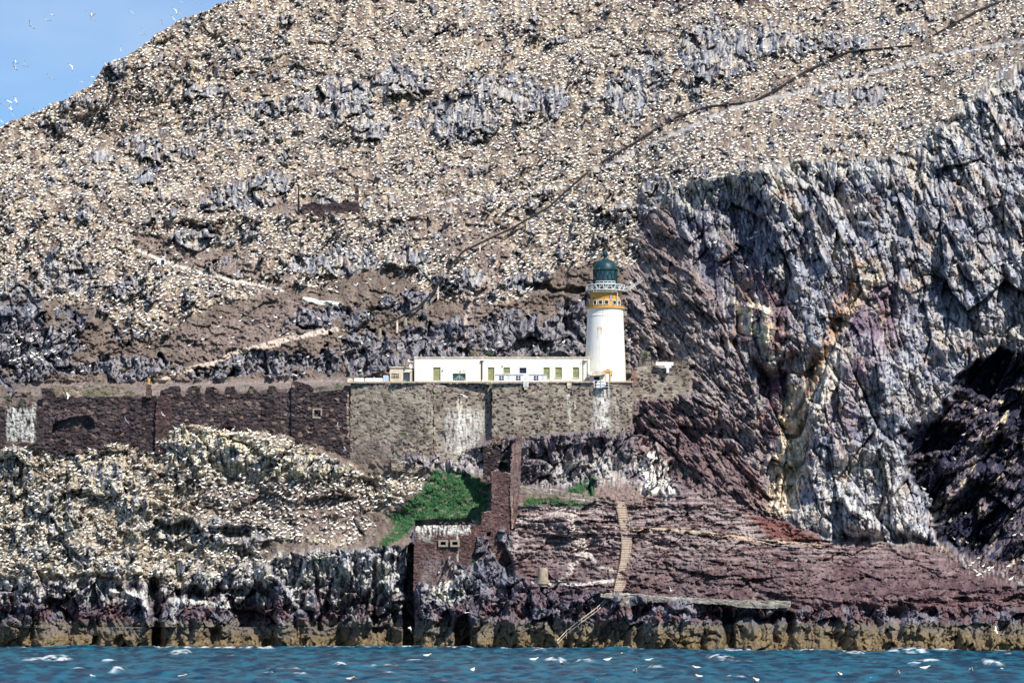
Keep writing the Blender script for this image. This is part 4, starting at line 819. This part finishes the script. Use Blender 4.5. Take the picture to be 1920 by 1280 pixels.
tag(m.build('handrail', M_rail), 'pale metal handrail across the gap in the terrace wall under the tower', 'railing')
simple('dark_gate', 'dark boards left of the white sheet in the terrace wall gap', 'gate', [(1114.6,1124,717.3,727)], 30.25, M_dark, .2)
simple('dark_gate', 'dark boards right of the white sheet in the terrace wall gap', 'gate', [(1135,1141,717.3,727)], 30.25, M_dark, .2)
# dishes on the annexe corner
for (cx, cy, r, lab) in ((770.5,686,3.3,'larger white oval dish aerial on the corner of the white building'),(766.8,675.5,2.3,'smaller round white dish aerial above the larger one')):
    Y = 35.6; m = MB(); n = 14; ctr = (fx(cx,Y), Y, fz(cy,Y)); rr = r/11.3
    vs_ = [ctr]+[(ctr[0]+rr*math.cos(2*math.pi*k/n), Y-.18, ctr[2]+rr*1.35*math.sin(2*math.pi*k/n)) for k in range(n)]+[(ctr[0], Y+.12, ctr[2])]+[(ctr[0]+rr*math.cos(2*math.pi*k/n), Y-.10, ctr[2]+rr*1.35*math.sin(2*math.pi*k/n)) for k in range(n)]
    m.add(vs_, [(0, 1+(k+1) % n, 1+k) for k in range(n)]+[(n+1, n+2+k, n+2+(k+1) % n) for k in range(n)]+[(1+k, 1+(k+1) % n, n+2+(k+1) % n, n+2+k) for k in range(n)])
    m.tube([ctr, (ctr[0], Y-.5, ctr[2]-.1)], .04); m.tube([(ctr[0]+.1, Y+.1, ctr[2]), (fx(775, Y), Y+.5, ctr[2]-.3)], .05)
    tag(m.build('dish_aerial', M_panel), lab, 'dish aerial')
Y = 32.0
simple('white_hopper', 'white T shaped panel and chute on the yard wall right of the tower', 'chute', [(1229.5,1262.5,678.6,685.2),(1246,1258.5,685.2,689.5),(1249.5,1254.5,689.5,699)], 31.6, M_panel, .5)
m = MB()
for xx in (1205,1222,1240,1262,1278,1290): m.tube([(fx(xx,36.5),36.5,fz(684,36.5)), (fx(xx,36.5),36.5,fz(670,36.5))], .04)
m.tube([(fx(1205,36.5),36.5,fz(675,36.5)), (fx(1290,36.5),36.5,fz(675,36.5))], .04)
tag(m.build('wire_fence', M_rust), 'thin rusty post and wire fence on the low ruined wall behind the yard', 'fence')

# ---- stairway and landing
def gp_(px, py, off=.3, r=5): 
    Yq = tY(px, py, r)-off; return P(px, py, Yq)
st = [(1163,940),(1168,962),(1171,985),(1175,1005),(1176,1022),(1174,1045),(1170,1065),(1164,1088),(1160,1108)]
stairs = thing('stairway', 'long straight flight of pale steps with handrails climbing the foreshore rocks', 'stairway', gp_(1163, 1106))
stp = [np.array(gp_(a, b, .5, 8)) for a, b in st]
stp = [stp[i] if i in (0, len(stp)-1) else (stp[i-1]+stp[i]*2+stp[i+1])/4 for i in range(len(stp))]
tot = []
for a, b in zip(stp[:-1], stp[1:]):
    n = max(3, int(abs(b[2]-a[2])/.27))
    for k in range(n): tot.append(a+(b-a)*k/n)
m = MB(); mr = MB()
for i, p in enumerate(tot):
    w_ = .80
    m.box(p[0]-w_, p[0]+w_, p[1]-.24-.03*(i%2), p[1]+.5, p[2]-.17-.03*(i%3), p[2])
    m.box(p[0]-w_+.05, p[0]+w_-.05, p[1]-.19, p[1]+.6, p[2]-.6, p[2]-.21)
m.build('steps', M_wood, stairs)
for s_ in (-1, 1):
    m = MB(); m.tube([(p[0]+s_*.84, p[1]-.05, p[2]+.85) for p in tot[::4]+[tot[-1]]], .028)
    for p in tot[::9]: m.tube([(p[0]+s_*.84, p[1]-.05, p[2]-.4), (p[0]+s_*.84, p[1]-.05, p[2]+.85)], .03)
    m.build('handrail', M_rust, stairs)
def ribbon(name, pts, widths, thick, mt_, label, cat, off=.2, kind=None, r=4):
    """slab laid on the ground along frame points; widths in metres away from the sea"""
    m = MB(); q_ = [gp_(a, b, off, r) for a, b in pts]; v = []
    for (x, y, z), w_ in zip(q_, widths): v += [(x, y, z), (x, y+w_, z+.05), (x, y, z-thick), (x, y+w_, z-thick)]
    f = []
    for i in range(len(q_)-1):
        a = 4*i; b = a+4; f += [(a, b, b+1, a+1), (a+2, a+3, b+3, b+2), (a, a+2, b+2, b), (a+1, b+1, b+3, a+3)]
    f += [(0, 1, 3, 2), (len(v)-4, len(v)-2, len(v)-1, len(v)-3)]
    m.add(v, f); o = m.build(name, mt_); tag(o, label, cat, kind=kind); return o
# landing quay
q0 = -9.5
m = MB(); lp = [(1126,1112.5),(1150,1110.5),(1190,1112),(1250,1118.5),(1300,1120),(1360,1123),(1482,1126)]
def lY(px): return np.interp(px, [1126,1200,1300,1482], [-8.5,-11.5,-16.5,-24.5])-1.2
bott = [(1482,1139),(1440,1141),(1390,1139),(1366,1134),(1300,1131),(1210,1128),(1185,1136),(1172,1146),(1160,1136),(1150,1124),(1126,1119)]
masonry('landing_quay', lp+bott, lambda A, B: (np.interp(A, [1126,1200,1300,1482], [-8.5,-11.5,-16.5,-24.5])-1.2).astype(f32), 5, 'conc', amp=.10, seed=31, rag=1.3, stone=(26,9), label='worn pale concrete landing quay at the foot of the steps', cat='quay', stains=[('line',[(1128,1113),(1190,1113.5),(1270,1121),(1300,1122)],3,(.74,.67,.56),1.0),('poly',[(1360,1123),(1482,1126),(1482,1138),(1366,1134)],2,(.50,.44,.35),.8),('line',[(1130,1119),(1300,1130),(1480,1138)],3,(.20,.17,.13),.7)])
c = gp_(1018, 1088, .9); m = MB(); m.lathe([(.86, c[2]-.9), (.84, c[2]), (.74, c[2]+1.7), (.70, c[2]+1.95), (.3, c[2]+2.05)], (c[0], c[1]), 14)
m.lathe([(1.1, c[2]-.5), (1.1, c[2]+.08), (.9, c[2]+.1)], (c[0], c[1]), 14); tag(m.build('mooring_pillar', mat('pillar_stone', (.36,.29,.22), noise=.35, nscale=2, bump=.5, bscale=4), smooth=True), 'squat weathered concrete pillar on the shore rocks left of the steps', 'pillar')
# rope railing down to the water
rp_ = [(1140,1118),(1120,1138),(1090,1160),(1062,1182),(1045,1200)]
m = MB(); pp = [gp_(a, b, 1.2, 4) for a, b in rp_]; m.tube(pp, .05); m.tube([(x, y, z-.5) for x, y, z in pp], .04)
for x, y, z in pp: m.tube([(x, y, z+.15), (x, y+.6, z-1.2)], .06)
tag(m.build('rope_railing', M_cop), 'pale rope railing slanting down the sea rocks from the quay', 'railing')
m = MB()
pp = [gp_(a, b, .35, 4) for a, b in ((1395,985),(1410,1008),(1450,1014),(1500,1017),(1530,1020))]; m.tube(pp, .05)
pp = [gp_(a, b, .35, 4) for a, b in ((1180,987),(1260,992),(1330,998),(1400,1008),(1450,1021),(1500,1023))]; m.tube(pp, .06)
tag(m.build('shore_cable', M_cop), 'thin pale cable lying across the foreshore rocks right of the steps', 'cable')
# ---- foghorn pipe climbing the hill
def longpipe(name, pts, r, mt_, label, cat, root=None, off=.9, sup=6):
    dn = []
    for (a, b), (c_, d_) in zip(pts[:-1], pts[1:]):
        n = max(1, int(math.hypot(c_-a, d_-b)/14))
        for k in range(n): dn.append((a+(c_-a)*k/n, b+(d_-b)*k/n))
    dn.append(pts[-1]); Yl = np.array([tY(a, b, 8) for a, b in dn])-.5; Yl = np.convolve(np.pad(Yl, 2, 'edge'), np.ones(5)/5, 'valid')
    pp = [P(a, b, float(y)-off) for (a, b), y in zip(dn, Yl)]
    m = MB(); m.tube(pp, r, 7); o = m.build(name, mt_, root)
    if label: tag(o, label, cat)
    for x, y, z in pp[2::sup]:
        m = MB(); m.box(x-.14, x+.14, y-.12, y+.12, z-2.6, z-r*.6); m.build('support', M_cop, o)
    return o
pr = thing('hillside_pipe', 'thin dark iron pipe on posts climbing the whole hill above the white building', 'pipe', gp_(1000, 408))
longpipe('pipe', off=3.1, pts=[(712,612),(745,598),(785,575),(812,548),(850,492),(868,472),(900,456),(960,428),(1030,388),(1060,360),(1100,325)], r=.19, mt_=M_iron, label=None, cat=None, root=pr)
longpipe('pipe', [(1128,305),(1190,268),(1262,222),(1330,200),(1410,192),(1450,172),(1510,135),(1590,98),(1650,92),(1710,86)], .24, M_iron, None, None, pr)
longpipe('pipe', [(1742,72),(1790,45),(1830,22),(1870,6),(1925,-6)], .24, M_iron, None, None, pr)
c = gp_(1118, 324, 1.0); m = MB(); m.box(c[0]-.55, c[0]+.55, c[1]-.5, c[1]+.7, c[2], c[2]+1.25); m.box(c[0]-.9, c[0]-.55, c[1]-.3, c[1]+.5, c[2]-.8, c[2]+.4); m.box(c[0]-.65, c[0]+.65, c[1]-.6, c[1]+.8, c[2]+1.25, c[2]+1.36)
tag(m.build('pipe_anchor', M_conc, bevel=.03), 'pale concrete anchor block where the hillside pipe bends', 'block')
for (a, b, h_, lab) in ((797,572,1.5,'short stone pier under the pipe above the white building, upper one'),(760,602,1.0,'short stone pier under the pipe above the white building, middle one'),(712,625,1.9,'short stone pier under the lowest end of the hillside pipe')):
    c = gp_(a, b, 1.0); m = MB(); m.lathe([(.36, c[2]-.8), (.32, c[2]), (.26, c[2]+h_*.6)], (c[0], c[1]), 8); tag(m.build('pipe_pier', mat('pier_stone', (.30,.27,.19), noise=.3)), lab, 'pier', 'stone piers under the pipe')
c = gp_(302, 494, .8); m = MB(); m.box(c[0]-.7, c[0]+.7, c[1]-.4, c[1]+.6, c[2]-.3, c[2]+.8); o = m.build('path_box', M_panel, bevel=.04); tag(o, 'small white box with a dark open side beside the zigzag path', 'box')
m = MB(); m.box(c[0]+.05, c[0]+.62, c[1]-.43, c[1]-.39, c[2]-.2, c[2]+.62); m.build('opening', M_dark, o)
c = gp_(279, 722, 1.2); m = MB(); m.lathe([(.22, c[2]-.8), (.22, c[2]+.55), (.26, c[2]+.6), (.26, c[2]+1.1), (.1, c[2]+1.15)], (c[0], c[1]), 8); tag(m.build('marker_post', M_ochre), 'short orange marker post behind the ruined tower', 'post')
masonry('gate_pier', [(273,746),(273,720),(283,720),(284,746)], plane((270,34.4),(290,34.4), batter=0), 1.0, 'brown', seed=21, amp=.05, stone=(4,3), label='square stone gate pier below the orange marker post', cat='pier')
# ruin on the upper terrace
Yr = tY(610, 392, 6)-1.5
masonry('chapel_ruin', [(566,408),(566,384),(590,378),(596,382),(640,380),(664,378),(666,348),(672,346),(674,400),(660,404),(600,408)], plane((560,Yr),(680,Yr), batter=0), 1.2, 'dark', seed=22, amp=.12, stone=(6,4), label='low dark ruined chapel wall among the nesting birds high on the hill', cat='ruin')
c = P(560, 402, tY(560, 398, 5)-1.2); m = MB(); m.box(c[0]-.20, c[0]+.20, c[1]-.2, c[1]+.2, c[2]-.5, c[2]+2.5); m.lathe([(.17, c[2]+2.5), (.12, c[2]+4.4), (.07, c[2]+5.2)], (c[0], c[1]), 6); tag(m.build('standing_post', M_iron), 'tall dark post standing left of the ruined chapel wall on the hill', 'post')

# ------------------------------------------------------------------ plants
M_leaf = mat('leaf_green', (.045,.125,.030), rough=.7, noise=.4, nscale=3, var=((.10,.15,.03), 1.5, .52))
M_leafd = mat('leaf_dark_green', (.022,.090,.030), rough=.7, noise=.4, nscale=3)
def bush(px, py, rw_, rh_, Y, label, mt_=None, n=70, seed=0):
    r_ = random.Random(seed); m = MB(); c = P(px, py, Y); k = 1/11.4; a = rw_*k; b = rh_*k
    m.tube([(c[0], c[1], c[2]-b), (c[0]+.05, c[1], c[2]-.2*b), (c[0]-.05, c[1], c[2]+.5*b)], max(.03, .06*a))
    for i in range(n):
        u, v_, w_ = r_.gauss(0, .42), r_.gauss(0, .42), r_.gauss(0, .42); x, y, z = c[0]+u*a, c[1]+v_*a*.7, c[2]+w_*b*(1-.3*abs(u))
        s_ = r_.uniform(.09, .2); d = [r_.uniform(-1, 1) for _ in range(6)]
        m.add([(x, y, z), (x+d[0]*s_, y+d[1]*s_, z+abs(d[2])*s_), (x+d[3]*s_, y+d[4]*s_, z+d[5]*s_+.06)], [(0, 1, 2)])
    o = m.build('bush', mt_ or M_leaf); tag(o, label, 'bush'); return o
bs = [(886,664,9,3,43,'flat green shrub on the roof line above the olive window',1),(918,663.5,11,3.2,43,'wider flat green shrub on the roof line right of the first',1),(1096.5,678,3.5,3.5,36.2,'dark round fern growing from the wall top beside the downpipe',0),
      (675,705,8,5,34,'green bush behind the white tank on the terrace',0),(757,814,7,6,29.6,'green bush at the foot of the terrace wall left end',0),(745,852,8,7,27.2,'round dark green bush above the garden wall',0),(1034,826,5,5,28.8,'small green bush under the terrace wall, first of the row right of the ladder',0),
      (1056,830,4.5,5,28.6,'small green bush under the terrace wall right of the first',0),(1073,818,4,4,29.4,'tiny green tuft close below the terrace wall',1),(1083,819,4,4,29.2,'tiny green tuft right of its twin under the terrace wall',1),(1224,788,4.5,4.5,28,'small green tuft on the reddish rocks right of the terrace wall',0),
      (1163,848,5,6,25,'green tuft on the rocks below the tower',0),(1239,740,5,4,31,'green tuft at the foot of the yard wall',0),(1258,736,5,3,31.2,'yellowish tuft at the foot of the yard wall right end',1),(1272,882,5,3,22,'green tuft right of the white streaked rock',0),(1192,917,5,4,15,'green tuft left of the white streaked rock foot',0),
      (600,728,17,5,31.5,'wide green shrub on top of the dark wall near its right end',0),(634,722,13,6,31,'bright green and yellow shrub at the corner of the dark wall and terrace',1),(374,727,7,6,34.2,'green shrub filling a gap in the battlements near the left',0),(476,733,6,6,33.4,'yellow flowering shrub in the middle gap of the battlements',1),(510,730,6,5,33.1,'yellow flowering shrub in the right gap of the battlements',1),
      (460,724,12,3,34,'low green growth behind the battlements',1),(38,755,5,9,36.1,'bright green growth between the battlements of the left bastion',0),(13,745,9,4,37,'green growth on the corner of the left bastion',0),(120,742,16,3,37,'low green growth on the ruined tower top, left clump',1),(165,737,14,5,37.2,'green and yellow growth on the ruined tower top, middle clump',1),
      (200,740,16,4,37,'green growth on the ruined tower top, right of the middle clump',1),(245,736,14,5,37,'green growth on the ruined tower top, right end',1),(474,660,8,3,tY(474,660)-.6,'green tuft beside the sloping path, upper one',0),(452,664,7,4,tY(452,664)-.6,'green tuft beside the sloping path, lower one',0),(886,1052,4,6,5.5,'green tuft between the boulders right of the gun house',0),(1212,664,5,9,36.2,'dark green creeper on the wall stub behind the yard',0),(1133,727,4,3,29.3,'dark green plant under the white sheet',0)]
for i, (a, b, c_, d_, Yq, lab, mk_) in enumerate(bs): bush(a, b, c_, d_, Yq, lab, M_leaf if mk_ else M_leafd, n=int(40+c_*d_*1.3), seed=i)
# turf blades
bx_ = []
tm = turfp.copy(); ii, jj = np.nonzero(tm > .45); pick = rng.choice(len(ii), min(len(ii), 15000), replace=False)
ii = ii[pick]; jj = jj[pick]; bxp = np.stack([X[ii, jj], Yw[ii, jj]-.04, Z[ii, jj]], -1); nb_ = len(ii)
hh = rng.uniform(.10, .30, nb_); an_ = rng.uniform(0, 6.28, nb_); ww_ = rng.uniform(.05, .11, nb_)
va = bxp + np.stack([np.cos(an_)*ww_, np.sin(an_)*ww_, an_*0-.06], -1); vb = bxp - np.stack([np.cos(an_)*ww_, np.sin(an_)*ww_, an_*0+.06], -1); vc = bxp + np.stack([rng.normal(0, .08, nb_), rng.normal(0, .08, nb_), hh], -1)
me = mk_mesh('grass', np.stack([va, vb, vc], 1).reshape(-1, 3), np.arange(nb_*3).reshape(-1, 3), np.repeat(lerp((.016,.105,.045), (.058,.185,.055), ss(-.5,.5,fbm(UU[ii,jj]/9, V[ii,jj]/6, 2, 151)))*(rng.uniform(.7,1.3,nb_)[:, None]), 3, axis=0))
M_grass = mat('grass_blade', attr=True, rough=.7); tag(link('grass', me, M_grass), 'bright green turf patch between the ruined walls', 'grass', kind='stuff')

# ------------------------------------------------------------------ gannets
def body(rings, cols, n=6):
    v = []; c = []; f = []
    for (x, z, rw_, rh_), cc in zip(rings, cols):
        for k in range(n):
            a = 2*math.pi*k/n; v.append((x, rw_*math.cos(a), z+rh_*math.sin(a))); c.append(cc)
    for i in range(len(rings)-1):
        for k in range(n): f.append((i*n+k, i*n+(k+1) % n, (i+1)*n+(k+1) % n, (i+1)*n+k))
    return v, f, c
Wt = (.90,.88,.83); Cr = (.80,.62,.34); Bk = (.03,.028,.03); Bl = (.38,.44,.48)
sit = body([(-.56,.10,.02,.015),(-.36,.14,.07,.05),(-.14,.20,.15,.13),(.08,.24,.16,.15),(.22,.31,.10,.10),(.27,.43,.065,.06),(.33,.52,.07,.06),(.43,.52,.03,.03),(.53,.49,.008,.008)], [Bk,Bk,Wt,Wt,Wt,Cr,Cr,Bl,Bl])
SV = np.array(sit[0], f32); SF = np.array(sit[1], np.int32); SCo = np.array(sit[2], f32)
M_gan = mat('gannet_plumage', attr=True, rough=.75, spec=.2)
me_sit = mk_mesh('gannet', SV, SF, SCo)
me_sit.materials.append(M_gan)
# density of birds over the ground
dens = np.maximum(colU*(1-.80*hillr)*(.52+.48*ss(-.30, .15, n2*.8+.5*n1))*(.75+.25*ss(-.2,.2,n3)), 0)
dens = dens*(1-.93*np.clip(bare, 0, 1))
dens = dens*(1-LINE([(712,612),(785,575),(812,548),(868,472),(960,428),(1060,360),(1118,315),(1262,222),(1410,192),(1510,135),(1590,98),(1710,86),(1870,6)], 6, 3)*.85)
dens = dens*(1-LINE([(1120,320),(1240,262),(1380,200),(1500,172),(1650,132),(1770,100),(1930,75)], 4, 2)*.9)*(1-LINE([(212,446),(228,450),(300,488),(370,510),(420,522),(530,544)], 4, 2))
dl = colL*(1-.55*lowr)*(.45+.55*ss(-.2,.3,n2+.5*n1))*(1-.9*np.clip(bare,0,1))
dl = np.maximum(dl, LINE([(540,930),(760,920)], 26, 14)*.75); dl = np.maximum(dl, ELL([(835,984,50,9),(690,992,20,9),(1860,1075,40,14,.45),(1820,1050,20,8,.4),(60,655,80,26,.6),(255,610,50,20,.7),(300,835,60,14)])*.9)
dens = np.maximum(dens, dl); dens = np.maximum(dens, midz*.10*(n1 > .1)); dens = dens*(V < 1125)
dens = np.maximum(dens, cr*.035*(V < 520) + cave*.02)
dens = dens*(1-turf*.97)*(1-hold)
cand = []
yy_ = -10.0
while yy_ < 1120:
    k = float(np.interp(yy_, [0, 400, 830, 1100], [.82, .88, .96, 1.0])); sxx = 8.7*k; syy = 6.3*k
    xs_ = np.arange(-160, 2100, sxx); xs_ = xs_ + rng.uniform(-.42, .42, len(xs_))*sxx + (0 if int(yy_/3) % 2 else sxx/2); ys2 = yy_ + rng.uniform(-.5, .5, len(xs_))*syy
    cand.append(np.stack([xs_, ys2], -1)); yy_ += syy
cand = np.concatenate(cand)
jx = np.clip(np.searchsorted(U, cand[:, 0]), 1, len(U)-2); tt = (1250-cand[:, 1])/(1250-sky[jx]); ok = (tt < .999) & (tt > .02)
cand = cand[ok]; jx = jx[ok]; iy_ = np.clip(np.round(tt[ok]*(NR-1)).astype(int), 3, NR-4)
pr_ = dens[iy_, jx]
# favour ledges: the ground there runs back
slope = (Yt[iy_+3, jx]-Yt[iy_-3, jx]); pr_ = pr_*np.where(slope > .15, 1.15, .45)
kp_ = rng.random(len(cand)) < pr_; jx = jx[kp_]; iy_ = iy_[kp_]
pos = np.stack([X[iy_, jx], Yw[iy_, jx]-.12, Z[iy_, jx]+.02], -1)
nG = len(pos); print('gannets', nG)
rot = rng.normal(0, .75, nG) + np.pi*(rng.random(nG) < .3); scl = rng.uniform(.95, 1.22, nG)
order = np.argsort(pos[:, 1]/1.0)       # nearest to the viewer first
fly = [(30,118,-35,1),(57,48,40,2),(27,124,62,2),(44,123,28,2),(88,39,-15,1),(99,29,-20,1),(167,24,10,1),(172,30,-30,1),(171,36,5,1),(248,24,0,1),(135,125,8,1),(226,95,10,1),(200,123,5,1),(94,145,0,1),(154,154,20,1),(171,144,35,1),(28,187,70,3),(18,191,30,1),(10,198,-30,1),(18,202,60,3),(23,216,5,1),(3,228,0,1),(272,59,10,1),(264,66,-8,1),(305,46,15,1),(326,36,10,1),(330,20,5,1),(336,26,15,1),(339,4,15,1),(370,5,5,1),(130,179,0,1),(62,222-10,5,1),
       (304,776,75,1),(236,788,20,2),(647,841,90,1),(632,798,25,2),(578,810,10,1),(527,1166,40,2),(770,1178,80,1),(872,1148,20,1),(1867,1182,-50,2),(870,742,20,1),(128,741,-50,2),(1258,1107,10,1)]
sea_b = [(341,1268),(175,1271),(57,1238),(800,1235),(1138,1238),(1170,1226),(1053,1249),(1125,1279),(1190,1265),(1216,1241),(1361,1268),(1312,1272),(1308,1256),(1418,1279),(1575,1270),(1632,1273),(1684,1268),(1733,1255),(1800,1235),(1820,1261),(1887,1258),(1687,1222),(656,1279),(1908,1220),(518,1265),(885,1261),(1000,1241),(1458,1213)]
ORD = 'first second third fourth fifth sixth seventh eighth ninth tenth eleventh twelfth thirteenth fourteenth fifteenth sixteenth seventeenth eighteenth nineteenth twentieth twenty-first twenty-second twenty-third twenty-fourth twenty-fifth twenty-sixth twenty-seventh twenty-eighth twenty-ninth thirtieth'.split()
NI = 300-len(fly)-len(sea_b)
ind = order[:NI]; rest = order[NI:]
ca_, sa_ = np.cos(rot[rest])*scl[rest], np.sin(rot[rest])*scl[rest]
vx = SV[None, :, 0]*ca_[:, None]-SV[None, :, 1]*sa_[:, None]; vy = SV[None, :, 0]*sa_[:, None]+SV[None, :, 1]*ca_[:, None]; vz = np.broadcast_to(SV[None, :, 2]*scl[rest][:, None]-.05, vx.shape)
VV = np.stack([vx, vy, vz], -1)+pos[rest][:, None, :]
FF = (SF[None]+(np.arange(len(rest))*len(SV))[:, None, None]).reshape(-1, 4)
br = rng.uniform(.9, 1.1, (len(rest), 1, 1)).astype(f32)
me = mk_mesh('gannet_colony', VV.reshape(-1, 3), FF, (SCo[None]*br).clip(0, .95).reshape(-1, 3))
tag(link('gannet_colony', me, M_gan), 'thousands of white gannets nesting all over the hill slopes', 'seabirds', kind='stuff')
for q_, i in enumerate(ind):
    o = bpy.data.objects.new('gannet', me_sit); scene.collection.objects.link(o)
    o.location = (pos[i][0], pos[i][1], pos[i][2]-.05); o.rotation_euler = (0, 0, float(rot[i])); o.scale = (float(scl[i]),)*3
    u_ = float(UU[iy_[i], jx[i]]); v_ = float(V[iy_[i], jx[i]])
    if u_ > 1650: lb_, gr_ = 'white gannet sitting on the rocky spur below the dark cave, far right', 'gannets on the rocky spur below the cave'
    elif 770 < u_ < 900 and v_ < 1010: lb_, gr_ = 'white gannet crowded on the whitened top of the gun house', 'gannets on top of the gun house'
    elif u_ > 1200: lb_, gr_ = 'white gannet perched on the steep cliff right of the lighthouse', 'gannets perched on the right cliff'
    elif v_ > 1050: lb_, gr_ = 'white gannet sitting low on the streaked sea cliff ledges, below the left colony', 'gannets on the sea cliff ledges'
    elif u_ > 480: lb_, gr_ = 'white gannet sitting on the brown slope between the left colony and the green turf', 'gannets on the brown slope by the turf'
    else: lb_, gr_ = 'white gannet sitting in the crowded lower left colony under the dark ruined wall', 'gannets in the lower left colony'
    tag(o, lb_, 'gannet', gr_)
# flying birds: body with two long pointed black tipped wings
def flyer(flap, sweep):
    v, f, c = body([(-.42,0,.01,.008),(-.30,0,.05,.03),(-.05,0,.10,.09),(.15,0,.10,.09),(.30,.02,.06,.055),(.42,.03,.05,.045),(.52,.02,.008,.008)], [Wt,Wt,Wt,Wt,Cr,Cr,Bl])
    for s_ in (-1, 1):
        prev = None
        for (y, x0, x1, cc) in ((.05,.18,-.12,Wt),(.35,.20,-.08,Wt),(.62,.12,-.10,Wt),(.72,.08,-.10,Bk),(.98,-.12,-.20,Bk)):
            z = abs(math.sin(flap))*y*(1 if flap > 0 else -1) + .03; n = len(v)
            xo = -sweep*y
            v += [(x0+xo, s_*y*math.cos(flap), z+.012), (x1+xo, s_*y*math.cos(flap), z+.012), (x0+xo, s_*y*math.cos(flap), z-.012), (x1+xo, s_*y*math.cos(flap), z-.012)]; c += [cc]*4
            if prev is not None:
                p = prev; f += [(p, n, n+1, p+1), (p+2, p+3, n+3, n+2), (p, p+2, n+2, n), (p+1, n+1, n+3, p+3)]
            prev = n
        f.append((prev, prev+2, prev+3, prev+1))
    me = mk_mesh('gannet', np.array(v, f32), np.array(f, np.int32), np.array(c, f32)); me.materials.append(M_gan); return me
FM = [flyer(.35, .15), flyer(.75, .1), flyer(-.3, .25), flyer(.1, .3)]
def where_fly(x, y):
    if y > 700: return 'in front of the sea cliffs' if y > 1000 else 'in front of the old walls'
    return 'high in the sky' if y < 60 else ('in the sky at mid height' if y < 160 else 'low in the sky near the left edge')
special = {34:'gannet flying vertically with spread wings at the right end of the dark wall',32:'gannet with spread wings crossing the pier of the dark wall',33:'gannet gliding across the dark ruined tower wall',35:'gannet gliding past the dark wall just below its small window',36:'gannet gliding low over the dark wall, left of the one below the window',
  37:'gannet flying low in front of the sea cliff left of the gun house cleft',38:'gannet with raised wings flying low over the dark cleft',39:'gannet flying in front of the dark rocks below the gun house',40:'gannet banking steeply low over the ochre rocks at the far right',41:'gannet gliding across the tan terrace wall',42:'gannet banking above the ruined tower top',43:'gannet flying along the foreshore right of the quay',
  1:'large gannet banking alone with black wing tips near the top left of the sky',16:'darker gannet banking steeply near the left edge low in the sky',10:'lone dark gannet gliding in the middle of the sky gap',8:'lowest gannet of the tight trio in the upper sky',6:'top gannet of the tight trio in the upper sky',7:'middle gannet of the tight trio in the upper sky'}
for q_, (px, py, ang, kd) in enumerate(fly):
    Yq = {True: float(rng.uniform(60, 110))}.get(py < 300, 0) if py < 300 else (26.0 if py < 760 and px > 800 else 28.0 if py < 860 else -14.0 if py > 1100 and px < 1000 else -45.0)
    if q_ == 42: Yq = 33
    o = bpy.data.objects.new('gannet', FM[(q_*7) % 4]); scene.collection.objects.link(o); o.location = P(px, py, Yq)
    tilt = R(ang); o.rotation_euler = (R(random.uniform(25, 60) if kd != 3 else 100), -tilt*.6, R(random.uniform(60, 120))+tilt*.4 if kd == 1 else R(random.uniform(20, 70)))
    if kd == 2: o.rotation_euler = (R(60), R(10), R(90+ang))
    s_ = 1.0 if py > 300 else .92; o.scale = (s_,)*3
    same = sorted([k for k in range(len(fly)) if k not in special and where_fly(*fly[k][:2]) == where_fly(px, py)], key=lambda k: fly[k][0])
    tag(o, special.get(q_) or 'black tipped white gannet flying %s, %s such from the left' % (where_fly(px, py).replace(' near the left edge', ''), ORD[same.index(q_)]), 'gannet', 'gannets flying over the island')
flt = body([(-.46,.20,.015,.01),(-.30,.14,.10,.06),(-.05,.10,.18,.14),(.16,.12,.15,.13),(.30,.20,.09,.09),(.38,.26,.07,.07),(.45,.28,.05,.05),(.55,.26,.01,.01)], [Bk,Wt,Wt,Wt,Cr,Cr,Cr,Bl])
me_f = mk_mesh('gannet', np.array(flt[0], f32), np.array(flt[1], np.int32), np.array(flt[2], f32)); me_f.materials.append(M_gan)
for q_, (px, py) in enumerate(sea_b):
    x, y = seaPY(px, min(py, 1279)); z = float(waves(np.array([x], f32), np.array([y], f32))[0])
    o = bpy.data.objects.new('gannet', me_f); scene.collection.objects.link(o); o.location = (x, y, z); o.rotation_euler = (0, 0, random.uniform(-3, 3)); o.scale = (1.3,)*3
    lf = px < 960
    tag(o, 'white gannet resting on the choppy sea, %s floating bird from the left edge' % ORD[sorted(sea_b).index((px, py))], 'gannet', 'gannets resting on the sea')
# guillemots and gulls would be too small; spray where the swell meets the rocks
sp_ = []
cx, cy = seaPY(1352, 1217); r_ = rng
npt = 420; sx1 = cx + r_.normal(0, 1.3, npt); hgt = np.abs(r_.normal(0, 1, npt))*np.exp(-((sx1-cx)/1.2)**2)*2.0; sy1 = cy + r_.normal(0, .7, npt)
tri = []
for a, b, c_ in zip(sx1, sy1, hgt):
    s_ = r_.uniform(.07, .2); d = r_.normal(0, s_, (3, 3)); tri.append(np.array([a, b, .1+c_])+d)
me = mk_mesh('spray', np.array(tri).reshape(-1, 3), np.arange(npt*3).reshape(-1, 3)); tag(link('spray', me, mat('sea_spray', (.85,.88,.90), rough=.6)), 'white spray thrown up where a wave breaks on the dark shore rocks', 'spray', kind='stuff')
